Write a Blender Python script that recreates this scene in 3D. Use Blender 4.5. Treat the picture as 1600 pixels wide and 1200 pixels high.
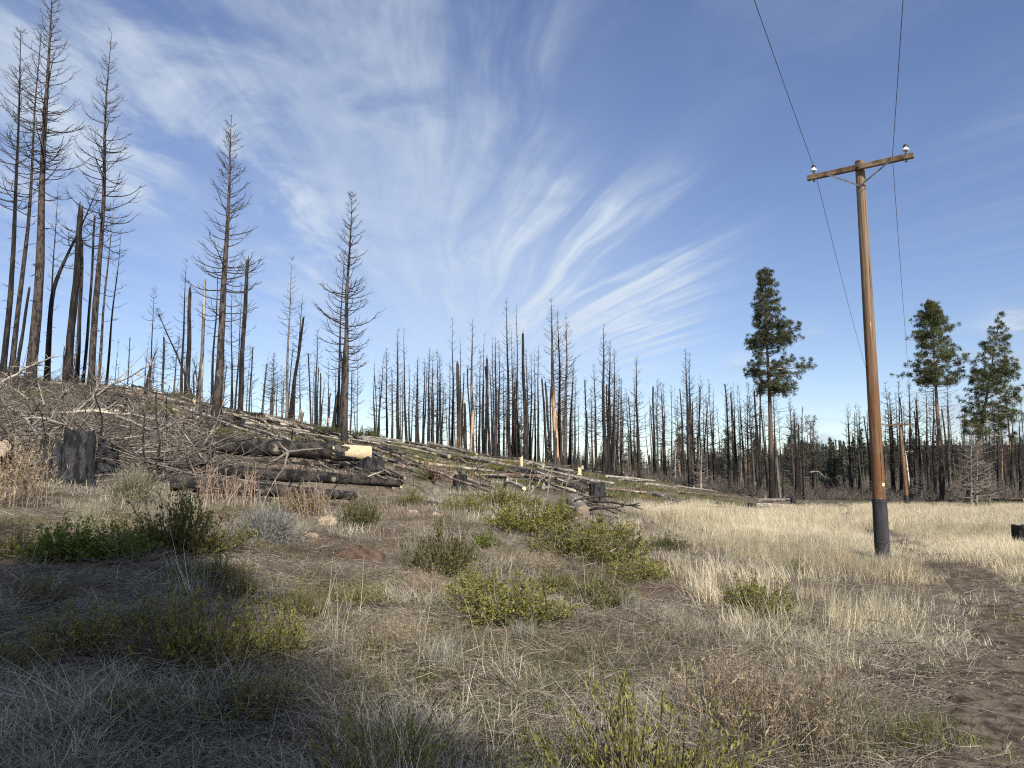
import bpy, math, random
import numpy as np
from mathutils import Vector

# ------------------------------------------------------------------ scene, camera, light
for o in list(bpy.data.objects):
    bpy.data.objects.remove(o)
SC = bpy.context.scene
COL = SC.collection
F_PX = 1202.0                       # focal length in pixels of the 1600 px wide frame
PITCH = math.radians(6.88)
CAM_Z = 1.6
SUN_EL, SUN_AZ = math.radians(36), math.radians(159)     # azimuth clockwise from +Y

cam_d = bpy.data.cameras.new('camera')
cam = bpy.data.objects.new('camera', cam_d)
COL.objects.link(cam)
cam.location = (0, 0, CAM_Z)
cam.rotation_euler = (math.radians(90) + PITCH, 0, 0)
cam_d.sensor_width = 36.0
cam_d.lens = 36.0 * F_PX / 1600.0
cam_d.clip_start, cam_d.clip_end = 0.05, 8000
SC.camera = cam

SC.view_settings.view_transform = 'Standard'
SC.view_settings.look = 'None'
SC.view_settings.exposure = 0.6
SC.view_settings.gamma = 1.0
SC.view_settings.use_curve_mapping = False
SC.render.engine = 'CYCLES'
SC.cycles.max_bounces = 5
SC.cycles.diffuse_bounces = 2
SC.cycles.transmission_bounces = 3
SC.cycles.use_denoising = False
SC.cycles.pixel_filter_type = 'BLACKMAN_HARRIS'
SC.cycles.filter_width = 1.15


def pix_dir(px, py):
    u, v = (px - 800) / F_PX, (600 - py) / F_PX
    return np.array([u, math.cos(PITCH) - v * math.sin(PITCH), math.sin(PITCH) + v * math.cos(PITCH)])


def NN(nt, typ, ins=None, **props):
    n = nt.nodes.new(typ)
    for k, v in props.items():
        setattr(n, k, v)
    for k, v in (ins or {}).items():
        s = n.inputs[k]
        if isinstance(v, bpy.types.NodeSocket):
            nt.links.new(v, s)
        elif isinstance(v, bpy.types.Node):
            nt.links.new(v.outputs[0], s)
        else:
            s.default_value = v
    return n


def math_(nt, op, a, b=None, c=None, clamp=False):
    ins = {0: a}
    if b is not None: ins[1] = b
    if c is not None: ins[2] = c
    return NN(nt, 'ShaderNodeMath', ins, operation=op, use_clamp=clamp).outputs[0]


def smooth(nt, x, a, b):
    return NN(nt, 'ShaderNodeMapRange', {'Value': x, 'From Min': a, 'From Max': b, 'To Min': 0.0, 'To Max': 1.0},
              interpolation_type='SMOOTHSTEP').outputs[0]


def mixc(nt, fac, a, b, blend='MIX'):
    def c4(x): return (*x, 1.0) if isinstance(x, tuple) and len(x) == 3 else x
    n = NN(nt, 'ShaderNodeMix', data_type='RGBA', blend_type=blend)
    for k, v in ((0, fac), (6, c4(a)), (7, c4(b))):
        if isinstance(v, bpy.types.NodeSocket): nt.links.new(v, n.inputs[k])
        else: n.inputs[k].default_value = v
    return n.outputs[2]


def build_world():
    w = bpy.data.worlds.new('World')
    SC.world = w
    w.use_nodes = True
    nt = w.node_tree
    nt.nodes.clear()
    sky = NN(nt, 'ShaderNodeTexSky', sky_type='NISHITA', sun_disc=False, sun_elevation=SUN_EL, sun_rotation=SUN_AZ,
             altitude=1300.0, air_density=1.0, dust_density=0.35, ozone_density=1.3)
    tc = NN(nt, 'ShaderNodeTexCoord')
    d = tc.outputs['Generated']
    sep = NN(nt, 'ShaderNodeSeparateXYZ', {0: d})
    zz = math_(nt, 'ADD', math_(nt, 'MAXIMUM', sep.outputs[2], 0.0), 0.035)
    X = math_(nt, 'DIVIDE', sep.outputs[0], zz)
    Y = math_(nt, 'DIVIDE', sep.outputs[1], zz)
    # cirrus filaments: stream lines that draw together towards the far horizon
    wob = NN(nt, 'ShaderNodeTexNoise', {'Vector': NN(nt, 'ShaderNodeCombineXYZ', {0: X, 1: Y, 2: 3.3}), 'Scale': 1.1, 'Detail': 2.0}).outputs[0]
    wob = math_(nt, 'MULTIPLY', math_(nt, 'SUBTRACT', wob, 0.5), 0.2)
    B = math_(nt, 'MULTIPLY', math_(nt, 'ADD', X, 0.42), math_(nt, 'POWER', 2.718, math_(nt, 'MULTIPLY', math_(nt, 'SUBTRACT', Y, 2.0), 0.36)))
    B = math_(nt, 'ADD', B, wob)
    fv = NN(nt, 'ShaderNodeCombineXYZ', {0: math_(nt, 'MULTIPLY', B, 3.6), 1: math_(nt, 'MULTIPLY', Y, 0.55), 2: 0.7})
    fil = NN(nt, 'ShaderNodeTexNoise', {'Vector': fv, 'Scale': 1.0, 'Detail': 8.0, 'Roughness': 0.6, 'Distortion': 0.7}).outputs[0]
    pv = NN(nt, 'ShaderNodeCombineXYZ', {0: X, 1: math_(nt, 'MULTIPLY', Y, 0.7), 2: 9.1})
    puff = NN(nt, 'ShaderNodeTexNoise', {'Vector': pv, 'Scale': 2.9, 'Detail': 9.0, 'Roughness': 0.6, 'Distortion': 0.5}).outputs[0]

    def blob(px, py, rad, amp):
        v = pix_dir(px, py); v = v / np.linalg.norm(v)
        dot = NN(nt, 'ShaderNodeVectorMath', {0: d, 1: tuple(v)}, operation='DOT_PRODUCT').outputs['Value']
        k = 1.0 / (rad / F_PX) ** 2
        g = math_(nt, 'POWER', 2.718, math_(nt, 'MULTIPLY', math_(nt, 'SUBTRACT', dot, 1.0), 2 * k))
        return math_(nt, 'MULTIPLY', g, amp)

    def total(items):
        s = None
        for it in items:
            b = blob(*it)
            s = b if s is None else math_(nt, 'ADD', s, b)
        return s
    m1 = total([(1010, 380, 85, .8), (1090, 335, 50, .6), (880, 335, 70, .8), (850, 420, 120, .8), (1000, 440, 90, .75), (1010, 530, 70, .5), (760, 40, 130, .3), (690, 200, 130, .2),
                (740, 300, 110, .16), (600, 60, 140, .2), (820, 215, 45, .5), (520, 430, 150, .2), (-300, 300, 300, .5), (2100, 100, 300, .3), (500, -500, 400, .5)])
    m2 = total([(160, 20, 95, 1.0), (240, 105, 80, 1.0), (310, 175, 75, 1.15), (360, 190, 45, .6), (460, 335, 80, .8), (225, 285, 45, .6), (100, 160, 90, .65),
                (560, 175, 35, .55), (480, 380, 60, .4), (120, 250, 70, .5), (420, 60, 100, .3), (400, 240, 70, .4), (-200, 50, 250, .7), (1300, -600, 300, .5)])
    a1 = math_(nt, 'MULTIPLY', math_(nt, 'MULTIPLY', smooth(nt, fil, 0.33, 0.74), math_(nt, 'ADD', .35, math_(nt, 'MULTIPLY', smooth(nt, puff, .32, .6), .8))), math_(nt, 'MINIMUM', m1, 1.0))
    a2 = math_(nt, 'MULTIPLY', smooth(nt, math_(nt, 'ADD', math_(nt, 'MULTIPLY', puff, .82), math_(nt, 'MULTIPLY', fil, .18)), 0.40, 0.66), math_(nt, 'MINIMUM', m2, 1.0))
    veil = total([(830, 470, 190, .28), (640, 450, 200, .13), (700, 620, 300, .12), (300, 300, 260, .06)])
    veil = math_(nt, 'MULTIPLY', veil, math_(nt, 'ADD', 0.55, math_(nt, 'MULTIPLY', fil, .9)))
    a = math_(nt, 'MINIMUM', math_(nt, 'ADD', math_(nt, 'ADD', math_(nt, 'MULTIPLY', a1, .92), math_(nt, 'MULTIPLY', a2, .58)), veil), .88)
    # unseen cirrus added outside the view as neutral fill light for the shade
    rest = math_(nt, 'MULTIPLY', math_(nt, 'SUBTRACT', 1.0, smooth(nt, sep.outputs[1], -.1, .55)), math_(nt, 'ADD', .1, math_(nt, 'MULTIPLY', smooth(nt, puff, .3, .65), .35)))
    a = math_(nt, 'MAXIMUM', a, rest)
    col = mixc(nt, a, sky.outputs[0], (5.0, 5.8, 6.5))
    # small flat cumulus low over the valley
    lv = NN(nt, 'ShaderNodeVectorMath', {0: d, 1: (9.0, 9.0, 34.0)}, operation='MULTIPLY').outputs[0]
    low = NN(nt, 'ShaderNodeTexNoise', {'Vector': lv, 'Scale': 1.0, 'Detail': 6.0, 'Roughness': 0.55}).outputs[0]
    m3 = total([(1290, 685, 40, .95), (1590, 605, 65, .95), (1500, 615, 45, .7), (1155, 573, 22, .5), (1590, 500, 30, .5), (1270, 516, 20, .35), (1700, 640, 90, .9)])
    a3 = math_(nt, 'MULTIPLY', smooth(nt, low, 0.40, 0.62), math_(nt, 'MINIMUM', m3, .8))
    lit = mixc(nt, smooth(nt, low, .5, .72), (3.4, 4.2, 5.2), (5.4, 6.1, 6.8))
    col = mixc(nt, a3, col, lit)
    gm = NN(nt, 'ShaderNodeGamma', {'Color': col, 'Gamma': 0.85})
    hs = NN(nt, 'ShaderNodeHueSaturation', {'Hue': 0.514, 'Saturation': 1.14, 'Value': 1.0, 'Color': gm.outputs[0]})
    bg = NN(nt, 'ShaderNodeBackground', {'Color': hs.outputs[0], 'Strength': 0.12})
    out = NN(nt, 'ShaderNodeOutputWorld')
    nt.links.new(bg.outputs[0], out.inputs[0])


build_world()
sun_d = bpy.data.lights.new('sun', 'SUN')
sun_d.energy = 4.8
sun_d.angle = math.radians(0.55)
sun_d.color = (1.0, 0.94, 0.85)
sun = bpy.data.objects.new('sun', sun_d)
COL.objects.link(sun)
to_sun = Vector((math.sin(SUN_AZ) * math.cos(SUN_EL), math.cos(SUN_AZ) * math.cos(SUN_EL), math.sin(SUN_EL)))
sun.rotation_euler = to_sun.to_track_quat('Z', 'Y').to_euler()
sun.location = to_sun * 60

# ------------------------------------------------------------------ helpers
RG = np.random.default_rng(7)


def tag(o, label=None, cat=None, group=None, kind=None):
    if label: o['label'] = label
    if cat: o['category'] = cat
    if group: o['group'] = group
    if kind: o['kind'] = kind
    return o


def link(name, mesh, parent=None, loc=(0, 0, 0)):
    o = bpy.data.objects.new(name, mesh)
    COL.objects.link(o)
    o.location = tuple(float(c) for c in loc)
    if parent: o.parent = parent
    return o


def empty(name, loc):
    o = bpy.data.objects.new(name, None)
    COL.objects.link(o)
    o.empty_display_size = 0.2
    o.location = tuple(float(c) for c in loc)
    return o


class MB:
    """collects vertex / face arrays and writes them as one mesh"""
    def __init__(s):
        s.v, s.f, s.m, s.r, s.n = [], [], [], [], 0

    def add(s, v, f, mat=0, rnd=None):
        v = np.asarray(v, float).reshape(-1, 3); f = np.asarray(f, int)
        s.v.append(v); s.f.append(f + s.n); s.m.append(mat)
        s.r.append(np.zeros(len(v)) if rnd is None else np.broadcast_to(np.asarray(rnd, float), (len(v),)))
        s.n += len(v)
        return s

    def mesh(s, name, mats, smooth_=True):
        me = bpy.data.meshes.new(name)
        V = np.concatenate(s.v)
        loops = np.concatenate([f.ravel() for f in s.f])
        tot = np.concatenate([np.full(len(f), f.shape[1]) for f in s.f])
        st = np.concatenate([[0], np.cumsum(tot)[:-1]])
        mi = np.concatenate([np.full(len(f), m) for f, m in zip(s.f, s.m)])
        me.vertices.add(len(V)); me.vertices.foreach_set('co', V.ravel())
        me.loops.add(len(loops)); me.loops.foreach_set('vertex_index', loops.astype(np.int32))
        me.polygons.add(len(tot))
        me.polygons.foreach_set('loop_start', st.astype(np.int32))
        me.polygons.foreach_set('loop_total', tot.astype(np.int32))
        me.polygons.foreach_set('material_index', mi.astype(np.int32))
        me.polygons.foreach_set('use_smooth', np.full(len(tot), smooth_))
        a = me.attributes.new('rnd', 'FLOAT', 'POINT')
        a.data.foreach_set('value', np.concatenate(s.r).astype(np.float32))
        for m in (mats if isinstance(mats, (list, tuple)) else [mats]): me.materials.append(m)
        me.update(calc_edges=True)
        me.validate()
        return me


def nrm(a):
    return a / np.maximum(np.linalg.norm(a, axis=-1, keepdims=True), 1e-9)


def tubes(mb, P, R, sides=4, mat=0, rnd=None, rough=0.0, rng=RG, cap=False):
    """P (B,S,3) centre lines, R (B,S) radii"""
    P = np.asarray(P, float); R = np.asarray(R, float)
    if P.ndim == 2: P, R = P[None], R[None]
    B, S, _ = P.shape
    T = nrm(np.gradient(P, axis=1))
    mt = np.abs(nrm(P[:, -1] - P[:, 0]))
    ref = np.zeros((B, 3)); ref[np.arange(B), np.argmin(mt, axis=1)] = 1
    U = nrm(np.cross(T, ref[:, None, :])); W = np.cross(T, U)
    a = np.linspace(0, 2 * np.pi, sides, endpoint=False)
    rr = R[:, :, None] * np.ones(sides)
    if rough: rr = rr * (1 + rough * rng.normal(size=(B, S, sides)))
    V = P[:, :, None, :] + rr[..., None] * (np.cos(a)[:, None] * U[:, :, None, :] + np.sin(a)[:, None] * W[:, :, None, :])
    idx = np.arange(B * S * sides).reshape(B, S, sides)
    nx = np.roll(idx, -1, axis=2)
    q = np.stack([idx[:, :-1], idx[:, 1:], nx[:, 1:], nx[:, :-1]], -1).reshape(-1, 4)
    mb.add(V, q, mat, None if rnd is None else np.repeat(np.asarray(rnd, float), S * sides))
    return V


def cap_ring(mb, ring, mat=0, push=None):
    """fan that closes a ring of points"""
    c = ring.mean(0) + (0 if push is None else push)
    k = len(ring)
    v = np.vstack([ring, c])
    f = np.array([[i, (i + 1) % k, k] for i in range(k)])
    mb.add(v, f, mat)


def box(mb, c, s, ax=None, mat=0):
    c, s = np.asarray(c, float), np.asarray(s, float) / 2
    g = np.array([[x, y, z] for x in (-1, 1) for y in (-1, 1) for z in (-1, 1)], float) * s
    if ax is not None: g = g @ np.asarray(ax, float)
    mb.add(g + c, [[0, 1, 3, 2], [4, 6, 7, 5], [0, 4, 5, 1], [2, 3, 7, 6], [0, 2, 6, 4], [1, 5, 7, 3]], mat)


_NT = np.random.default_rng(3).random((256, 256))


def vnoise(x, y, sc, seed=0):
    x = np.asarray(x, float) / sc + 37.1 * seed; y = np.asarray(y, float) / sc + 11.7 * seed
    xi, yi = np.floor(x).astype(int), np.floor(y).astype(int)
    fx, fy = x - xi, y - yi
    fx, fy = fx * fx * (3 - 2 * fx), fy * fy * (3 - 2 * fy)
    g = lambda i, j: _NT[i % 256, j % 256]
    return (g(xi, yi) * (1 - fx) + g(xi + 1, yi) * fx) * (1 - fy) + (g(xi, yi + 1) * (1 - fx) + g(xi + 1, yi + 1) * fx) * fy


# ------------------------------------------------------------------ terrain
T_Y = np.array([0, 3, 5, 8, 11, 15, 20, 28, 40, 60, 80, 110, 160, 250, 400, 800, 2500], float)
T_U = np.array([-900, 0, 200, 400, 600, 800, 1000, 1200, 1400, 1800], float)
T_Z = np.array([
    [0, .25, .6, 1.0, 1.3, 1.7, 2.5, 4.0, 6.8, 11, 12, 11, 10, 8, 9, 30, 60],
    [0, .15, .4, .75, 1.0, 1.35, 1.9, 3.1, 5.2, 9.4, 10.2, 9.5, 8.5, 7, 8, 29, 60],
    [0, .12, .33, .65, .9, 1.2, 1.7, 2.7, 4.6, 8.7, 9.9, 9.0, 8, 6.5, 8, 28, 60],
    [0, .08, .25, .5, .7, 1.0, 1.4, 2.25, 3.6, 6.3, 7.7, 7.6, 7, 5, 4, 10, 10],
    [0, .05, .15, .35, .5, .75, 1.0, 1.6, 2.5, 4.2, 5.2, 5.2, 5, 3, 2, 8, 10],
    [0, .02, .08, .2, .35, .6, .85, 1.1, 1.6, 2.7, 3.5, 3.5, 3.5, 2.5, 2, 8, 10],
    [0, 0, .02, .08, .15, .25, .4, .5, .6, .9, 1.2, 1.3, 1.5, 2, 2, 10, 12],
    [0, 0, 0, 0, 0, 0, 0, -.1, -.3, -.6, -.8, -.8, -.3, .8, 3, 24, 40],
    [0, 0, 0, 0, 0, 0, -.1, -.3, -.6, -.9, -1.05, -1.0, -.5, .8, 6, 34, 60],
    [0, 0, 0, 0, 0, -.1, -.2, -.4, -.7, -1.0, -1.1, -1.0, -.5, 1, 8, 36, 60]])


def zt(x, y):
    x = np.asarray(x, float); y = np.asarray(y, float)
    u = np.clip(800 + F_PX * x / np.maximum(y, 5.0), T_U[0], T_U[-1]); r = np.clip(y, 0, T_Y[-1])
    i = np.clip(np.searchsorted(T_U, u) - 1, 0, len(T_U) - 2); j = np.clip(np.searchsorted(T_Y, r) - 1, 0, len(T_Y) - 2)
    a = (u - T_U[i]) / (T_U[i + 1] - T_U[i]); b = (r - T_Y[j]) / (T_Y[j + 1] - T_Y[j])
    a = a * a * (3 - 2 * a) * .5 + a * .5
    z = (T_Z[i, j] * (1 - a) + T_Z[i + 1, j] * a) * (1 - b) + (T_Z[i, j + 1] * (1 - a) + T_Z[i + 1, j + 1] * a) * b
    k = np.clip(y / 14.0, 0.25, 1.0) * np.clip(1.15 - (u - 700) / 700, 0.3, 1.0)
    z = z + k * (.34 * (vnoise(x, y, 4.2, 1) - .5) + .16 * (vnoise(x, y, 1.3, 2) - .5)) + .05 * (vnoise(x, y, .45, 3) - .5)
    return z


def P(px, py, Y):
    d = pix_dir(px, py)
    return np.array([d[0], d[1], d[2]]) * (Y / d[1]) + np.array([0, 0, CAM_Z])


_YS = np.concatenate([np.arange(2.5, 30, .05), np.arange(30, 130, .2)])


def hit(px, py, ymax=110):
    d = pix_dir(px, py)
    ys = _YS[_YS < ymax]
    x = d[0] / d[1] * ys; z = CAM_Z + d[2] / d[1] * ys
    below = np.nonzero(zt(x, ys) >= z)[0]
    k = below[0] if len(below) else len(ys) - 1
    return np.array([x[k], ys[k], float(zt(x[k], ys[k]))])


def foot(px, Y):
    """the ground point that shows in picture column px at distance Y"""
    x = (px - 800) / F_PX * Y * 0.99
    for _ in range(3):
        z = float(zt(x, Y))
        x = (px - 800) / F_PX * (Y * math.cos(PITCH) + (z - CAM_Z) * math.sin(PITCH))
    return np.array([x, Y, float(zt(x, Y))])


TRAIL = np.array([(.9, -6), (1.4, 1.5), (1.95, 3.0), (2.6, 4.1), (3.5, 5.4), (4.75, 7.5), (5.85, 9.4), (7.2, 12.4), (8.45, 15.4), (9.3, 18.3), (10.9, 22.6), (14.2, 31), (17.5, 40), (21, 50), (27, 64), (38, 80)], float)


def trail_dist(x, y):
    x = np.asarray(x, float); y = np.asarray(y, float)
    best = np.full(x.shape, 1e9)
    for (ax, ay), (bx, by) in zip(TRAIL[:-1], TRAIL[1:]):
        dx, dy = bx - ax, by - ay
        t = np.clip(((x - ax) * dx + (y - ay) * dy) / (dx * dx + dy * dy), 0, 1)
        best = np.minimum(best, np.hypot(x - ax - t * dx, y - ay - t * dy))
    return best


def sst(x, a, b):
    t = np.clip((np.asarray(x, float) - a) / (b - a), 0, 1)
    return t * t * (3 - 2 * t)


def meadow(x, y):
    yn = np.interp(x, [3.3, 3.8, 4.5, 6.4, 9, 30], [27, 17.5, 13.8, 11.4, 11, 11])
    w = (vnoise(x, y, 2.2, 5) - .5) * 2.0 + (vnoise(x, y, .7, 6) - .5) * 1.2
    m = sst(y + w, yn - .3, yn + 2.2) ** 1.5
    xl = 3.6 + np.maximum(y - 26, 0) * .6
    m = m * sst(x + w * np.clip(y / 30, .3, 2), xl - 1.2, xl + 2.0)
    return m * (1 - sst(y, 66, 72))


# ------------------------------------------------------------------ materials
def new_mat(name):
    m = bpy.data.materials.new(name)
    m.use_nodes = True
    nt = m.node_tree
    nt.nodes.clear()
    return m, nt, NN(nt, 'ShaderNodeOutputMaterial')


def principled(nt, out, col, rough=.9, spec=.2, normal=None, metallic=0.0):
    b = NN(nt, 'ShaderNodeBsdfPrincipled', {'Roughness': rough, 'Specular IOR Level': spec, 'Metallic': metallic})
    if isinstance(col, tuple): b.inputs['Base Color'].default_value = (*col, 1)
    else: nt.links.new(col, b.inputs['Base Color'])
    if normal is not None: nt.links.new(normal, b.inputs['Normal'])
    nt.links.new(b.outputs[0], out.inputs[0])
    return b


def obj_coords(nt, scale=(1, 1, 1)):
    tc = NN(nt, 'ShaderNodeTexCoord'); oi = NN(nt, 'ShaderNodeObjectInfo')
    off = NN(nt, 'ShaderNodeCombineXYZ', {0: math_(nt, 'MULTIPLY', oi.outputs['Random'], 57.0), 1: math_(nt, 'MULTIPLY', oi.outputs['Random'], 31.0)})
    v = NN(nt, 'ShaderNodeVectorMath', {0: tc.outputs['Object'], 1: off}, operation='ADD').outputs[0]
    return NN(nt, 'ShaderNodeVectorMath', {0: v, 1: scale}, operation='MULTIPLY').outputs[0], tc, oi


def noise(nt, vec, scale, detail=4.0, rough=.55):
    return NN(nt, 'ShaderNodeTexNoise', {'Vector': vec, 'Scale': scale, 'Detail': detail, 'Roughness': rough}).outputs[0]


def bark_mat(name, char, bark, pale, bark_amt, pale_amt, base_char=0.0, along=(5, 5, .7), bump=.6, pale_below=0.0):
    """burnt bark: char, surviving bark plates and bare wood where the bark has dropped off"""
    m, nt, out = new_mat(name)
    v, tc, oi = obj_coords(nt, along)
    n1 = noise(nt, v, 1.0, 5); n2 = noise(nt, v, .55, 4, .6)
    v2 = NN(nt, 'ShaderNodeVectorMath', {0: v, 1: (5, 5, 4)}, operation='MULTIPLY').outputs[0]
    fine = noise(nt, v2, 1.3, 5, .65)
    col = mixc(nt, smooth(nt, fine, .3, .75), tuple(c * .55 for c in char), tuple(c * 1.7 for c in char))
    bc = mixc(nt, smooth(nt, fine, .35, .65), tuple(c * .45 for c in bark), tuple(c * 1.35 for c in bark))
    f = smooth(nt, n1, .62 - bark_amt * .5, .74 - bark_amt * .5)
    if base_char:
        z = NN(nt, 'ShaderNodeSeparateXYZ', {0: tc.outputs['Object']}).outputs[2]
        f = math_(nt, 'MULTIPLY', f, smooth(nt, math_(nt, 'ADD', z, math_(nt, 'MULTIPLY', n2, 3.0)), base_char, base_char + 2.5))
    col = mixc(nt, f, col, bc)
    if pale_amt:
        pc = mixc(nt, fine, tuple(c * .6 for c in pale), tuple(c * 1.2 for c in pale))
        pf = smooth(nt, n2, .68 - pale_amt * .5, .72 - pale_amt * .5)
        if pale_below:
            pz = NN(nt, 'ShaderNodeSeparateXYZ', {0: tc.outputs['Object']}).outputs[2]
            pf = math_(nt, 'MULTIPLY', pf, math_(nt, 'SUBTRACT', 1.0, smooth(nt, math_(nt, 'ADD', pz, math_(nt, 'MULTIPLY', n1, 7.0)), pale_below, pale_below + 3)))
        col = mixc(nt, pf, col, pc)
    col = mixc(nt, 1.0, col, NN(nt, 'ShaderNodeMapRange', {'Value': oi.outputs['Random'], 'To Min': .7, 'To Max': 1.3}).outputs[0], 'MULTIPLY')
    bmp = NN(nt, 'ShaderNodeBump', {'Strength': bump, 'Distance': .04, 'Height': fine}).outputs[0]
    principled(nt, out, col, .92, .15, bmp)
    return m


BLACK = (.016, .015, .015)
M = {}
M['char'] = bark_mat('charred_bark', BLACK, (.055, .045, .038), (.3, .24, .17), .3, .0, 0)
M['char_brown'] = bark_mat('charred_red_bark', (.022, .019, .018), (.078, .061, .052), (.26, .22, .18), .38, .05, 1.5, (6, 6, 2.2))
M['char_grey'] = bark_mat('charred_grey_bark', (.022, .02, .02), (.085, .068, .056), (.3, .25, .2), .42, .04, 1.5, (6, 6, 1.6))
M['char_strip'] = bark_mat('charred_bark_with_bare_wood', (.025, .022, .02), (.07, .055, .045), (.4, .26, .15), .4, .36, 0, (4, 4, .4), .6, 9.0)
M['snag_pale'] = bark_mat('weathered_snag_wood', (.03, .028, .026), (.14, .12, .1), (.4, .34, .27), .5, .2, 0, (5, 5, .5))
M['stump'] = bark_mat('charred_stump', (.014, .0138, .0145), (.05, .049, .052), (.3, .25, .2), .42, 0, 0, (9, 9, 3), 1.0)
M['log_black'] = bark_mat('charred_log', (.018, .017, .017), (.075, .065, .058), (.3, .26, .2), .35, .1, 0, (4, 4, 4))
M['log_brown'] = bark_mat('scorched_log', (.035, .028, .023), (.17, .115, .08), (.38, .31, .23), .6, .25, 0, (4, 4, 4))
M['log_pale'] = bark_mat('bleached_log', (.08, .068, .055), (.28, .24, .19), (.45, .395, .315), .58, .3, 0, (3, 3, 3), .5)
M['log_grey'] = bark_mat('grey_log', (.05, .044, .039), (.19, .165, .14), (.4, .36, .3), .65, .25, 0, (4, 4, 4), .5)
M['cut'] = bark_mat('raw_cut_wood', (.3, .21, .115), (.6, .47, .28), (.7, .58, .38), .85, .3, 0, (14, 14, 14), .2)
M['cut_old'] = bark_mat('weathered_cut_wood', (.11, .09, .07), (.3, .24, .18), (.4, .35, .28), .6, .2, 0, (12, 12, 12), .3)
M['char_far'] = bark_mat('hazed_char', (.035, .033, .033), (.1, .086, .076), (.3, .26, .21), .45, .04, 0, (5, 5, .6))  # char for far trunks, distance haze painted in as a lighter, greyer colour
M['twig'] = bark_mat('burnt_branch', (.028, .025, .023), (.07, .058, .05), (.2, .17, .14), .45, .05, 0, (3, 3, 3), .2)
M['twig_grey'] = bark_mat('dead_grey_branch', (.1, .088, .076), (.24, .21, .18), (.36, .32, .27), .6, .2, 0, (3, 3, 3), .2)
M['slash'] = bark_mat('dead_slash_twigs', (.03, .026, .023), (.12, .103, .088), (.26, .23, .195), .6, .2, 0, (2, 2, 2), .1)
M['pine_bark'] = bark_mat('living_pine_bark', (.025, .022, .021), (.15, .105, .078), (.24, .18, .14), .75, .08, 5.0, (6, 6, 2))


def leaf_mat(name, dark, light, third=None, trans=.3, rough=.55, spec=.35, patchy=False):
    """blades and leaves: colour varies leaf by leaf (rnd) and plant by plant (tint)"""
    m, nt, out = new_mat(name)
    r = NN(nt, 'ShaderNodeAttribute', attribute_name='rnd').outputs['Fac']
    t = NN(nt, 'ShaderNodeAttribute', attribute_name='tint', attribute_type='INSTANCER').outputs['Fac']
    oi = NN(nt, 'ShaderNodeObjectInfo').outputs['Random']
    col = mixc(nt, r, dark, light)
    if third: col = mixc(nt, math_(nt, 'MULTIPLY', smooth(nt, math_(nt, 'ADD', r, t), .8, 1.7), .9), col, third)
    col = mixc(nt, 1.0, col, NN(nt, 'ShaderNodeMapRange', {'Value': oi, 'To Min': .68, 'To Max': 1.3}).outputs[0], 'MULTIPLY')
    if patchy: col = mixc(nt, 1.0, col, NN(nt, 'ShaderNodeMapRange', {'Value': t, 'To Min': 1.4, 'To Max': .72}).outputs[0], 'MULTIPLY')
    b = NN(nt, 'ShaderNodeBsdfPrincipled', {'Base Color': col, 'Roughness': rough, 'Specular IOR Level': spec})
    tr = NN(nt, 'ShaderNodeBsdfTranslucent', {'Color': col})
    mx = NN(nt, 'ShaderNodeMixShader', {0: trans, 1: b.outputs[0], 2: tr.outputs[0]})
    nt.links.new(mx.outputs[0], out.inputs[0])
    return m


M['needles'] = leaf_mat('pine_needles', (.03, .046, .018), (.125, .13, .048), None, .2)
M['needles_dark'] = leaf_mat('dark_conifer_needles', (.015, .026, .016), (.05, .062, .03), None, .12)
M['olive'] = leaf_mat('olive_shrub_leaf', (.075, .08, .017), (.29, .27, .07), (.34, .26, .1), .3)
M['green'] = leaf_mat('bright_shrub_leaf', (.06, .085, .015), (.24, .275, .045), None, .35)
M['deep'] = leaf_mat('dark_shrub_leaf', (.05, .062, .018), (.22, .215, .065), (.28, .21, .085), .3)
M['sage'] = leaf_mat('grey_sage_leaf', (.11, .11, .1), (.31, .31, .28), None, .2)
M['rabbit'] = leaf_mat('pale_rabbitbrush', (.2, .18, .12), (.46, .43, .3), None, .25)
M['straw'] = leaf_mat('dry_meadow_grass', (.44, .375, .235), (.8, .72, .52), (.62, .53, .38), .35)
M['grey_grass'] = leaf_mat('matted_dead_grass', (.135, .118, .085), (.53, .475, .365), (.27, .2, .135), .28, patchy=True)
M['bunch'] = leaf_mat('bunchgrass_blade', (.13, .12, .09), (.44, .41, .32), None, .25)
M['weed'] = leaf_mat('brown_dry_weed', (.2, .15, .095), (.58, .46, .31), (.42, .29, .17), .3)
M['pink_weed'] = leaf_mat('pinkish_dry_weed', (.17, .115, .085), (.42, .31, .235), None, .2)
M['stem'] = leaf_mat('shrub_stem', (.06, .042, .028), (.16, .12, .085), None, 0.05)
M['litter'] = leaf_mat('twig_litter', (.055, .042, .033), (.3, .255, .2), None, 0.05)
M['leaf_litter'] = leaf_mat('fallen_leaf_litter', (.08, .06, .045), (.27, .225, .175), None, 0.1)


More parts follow.
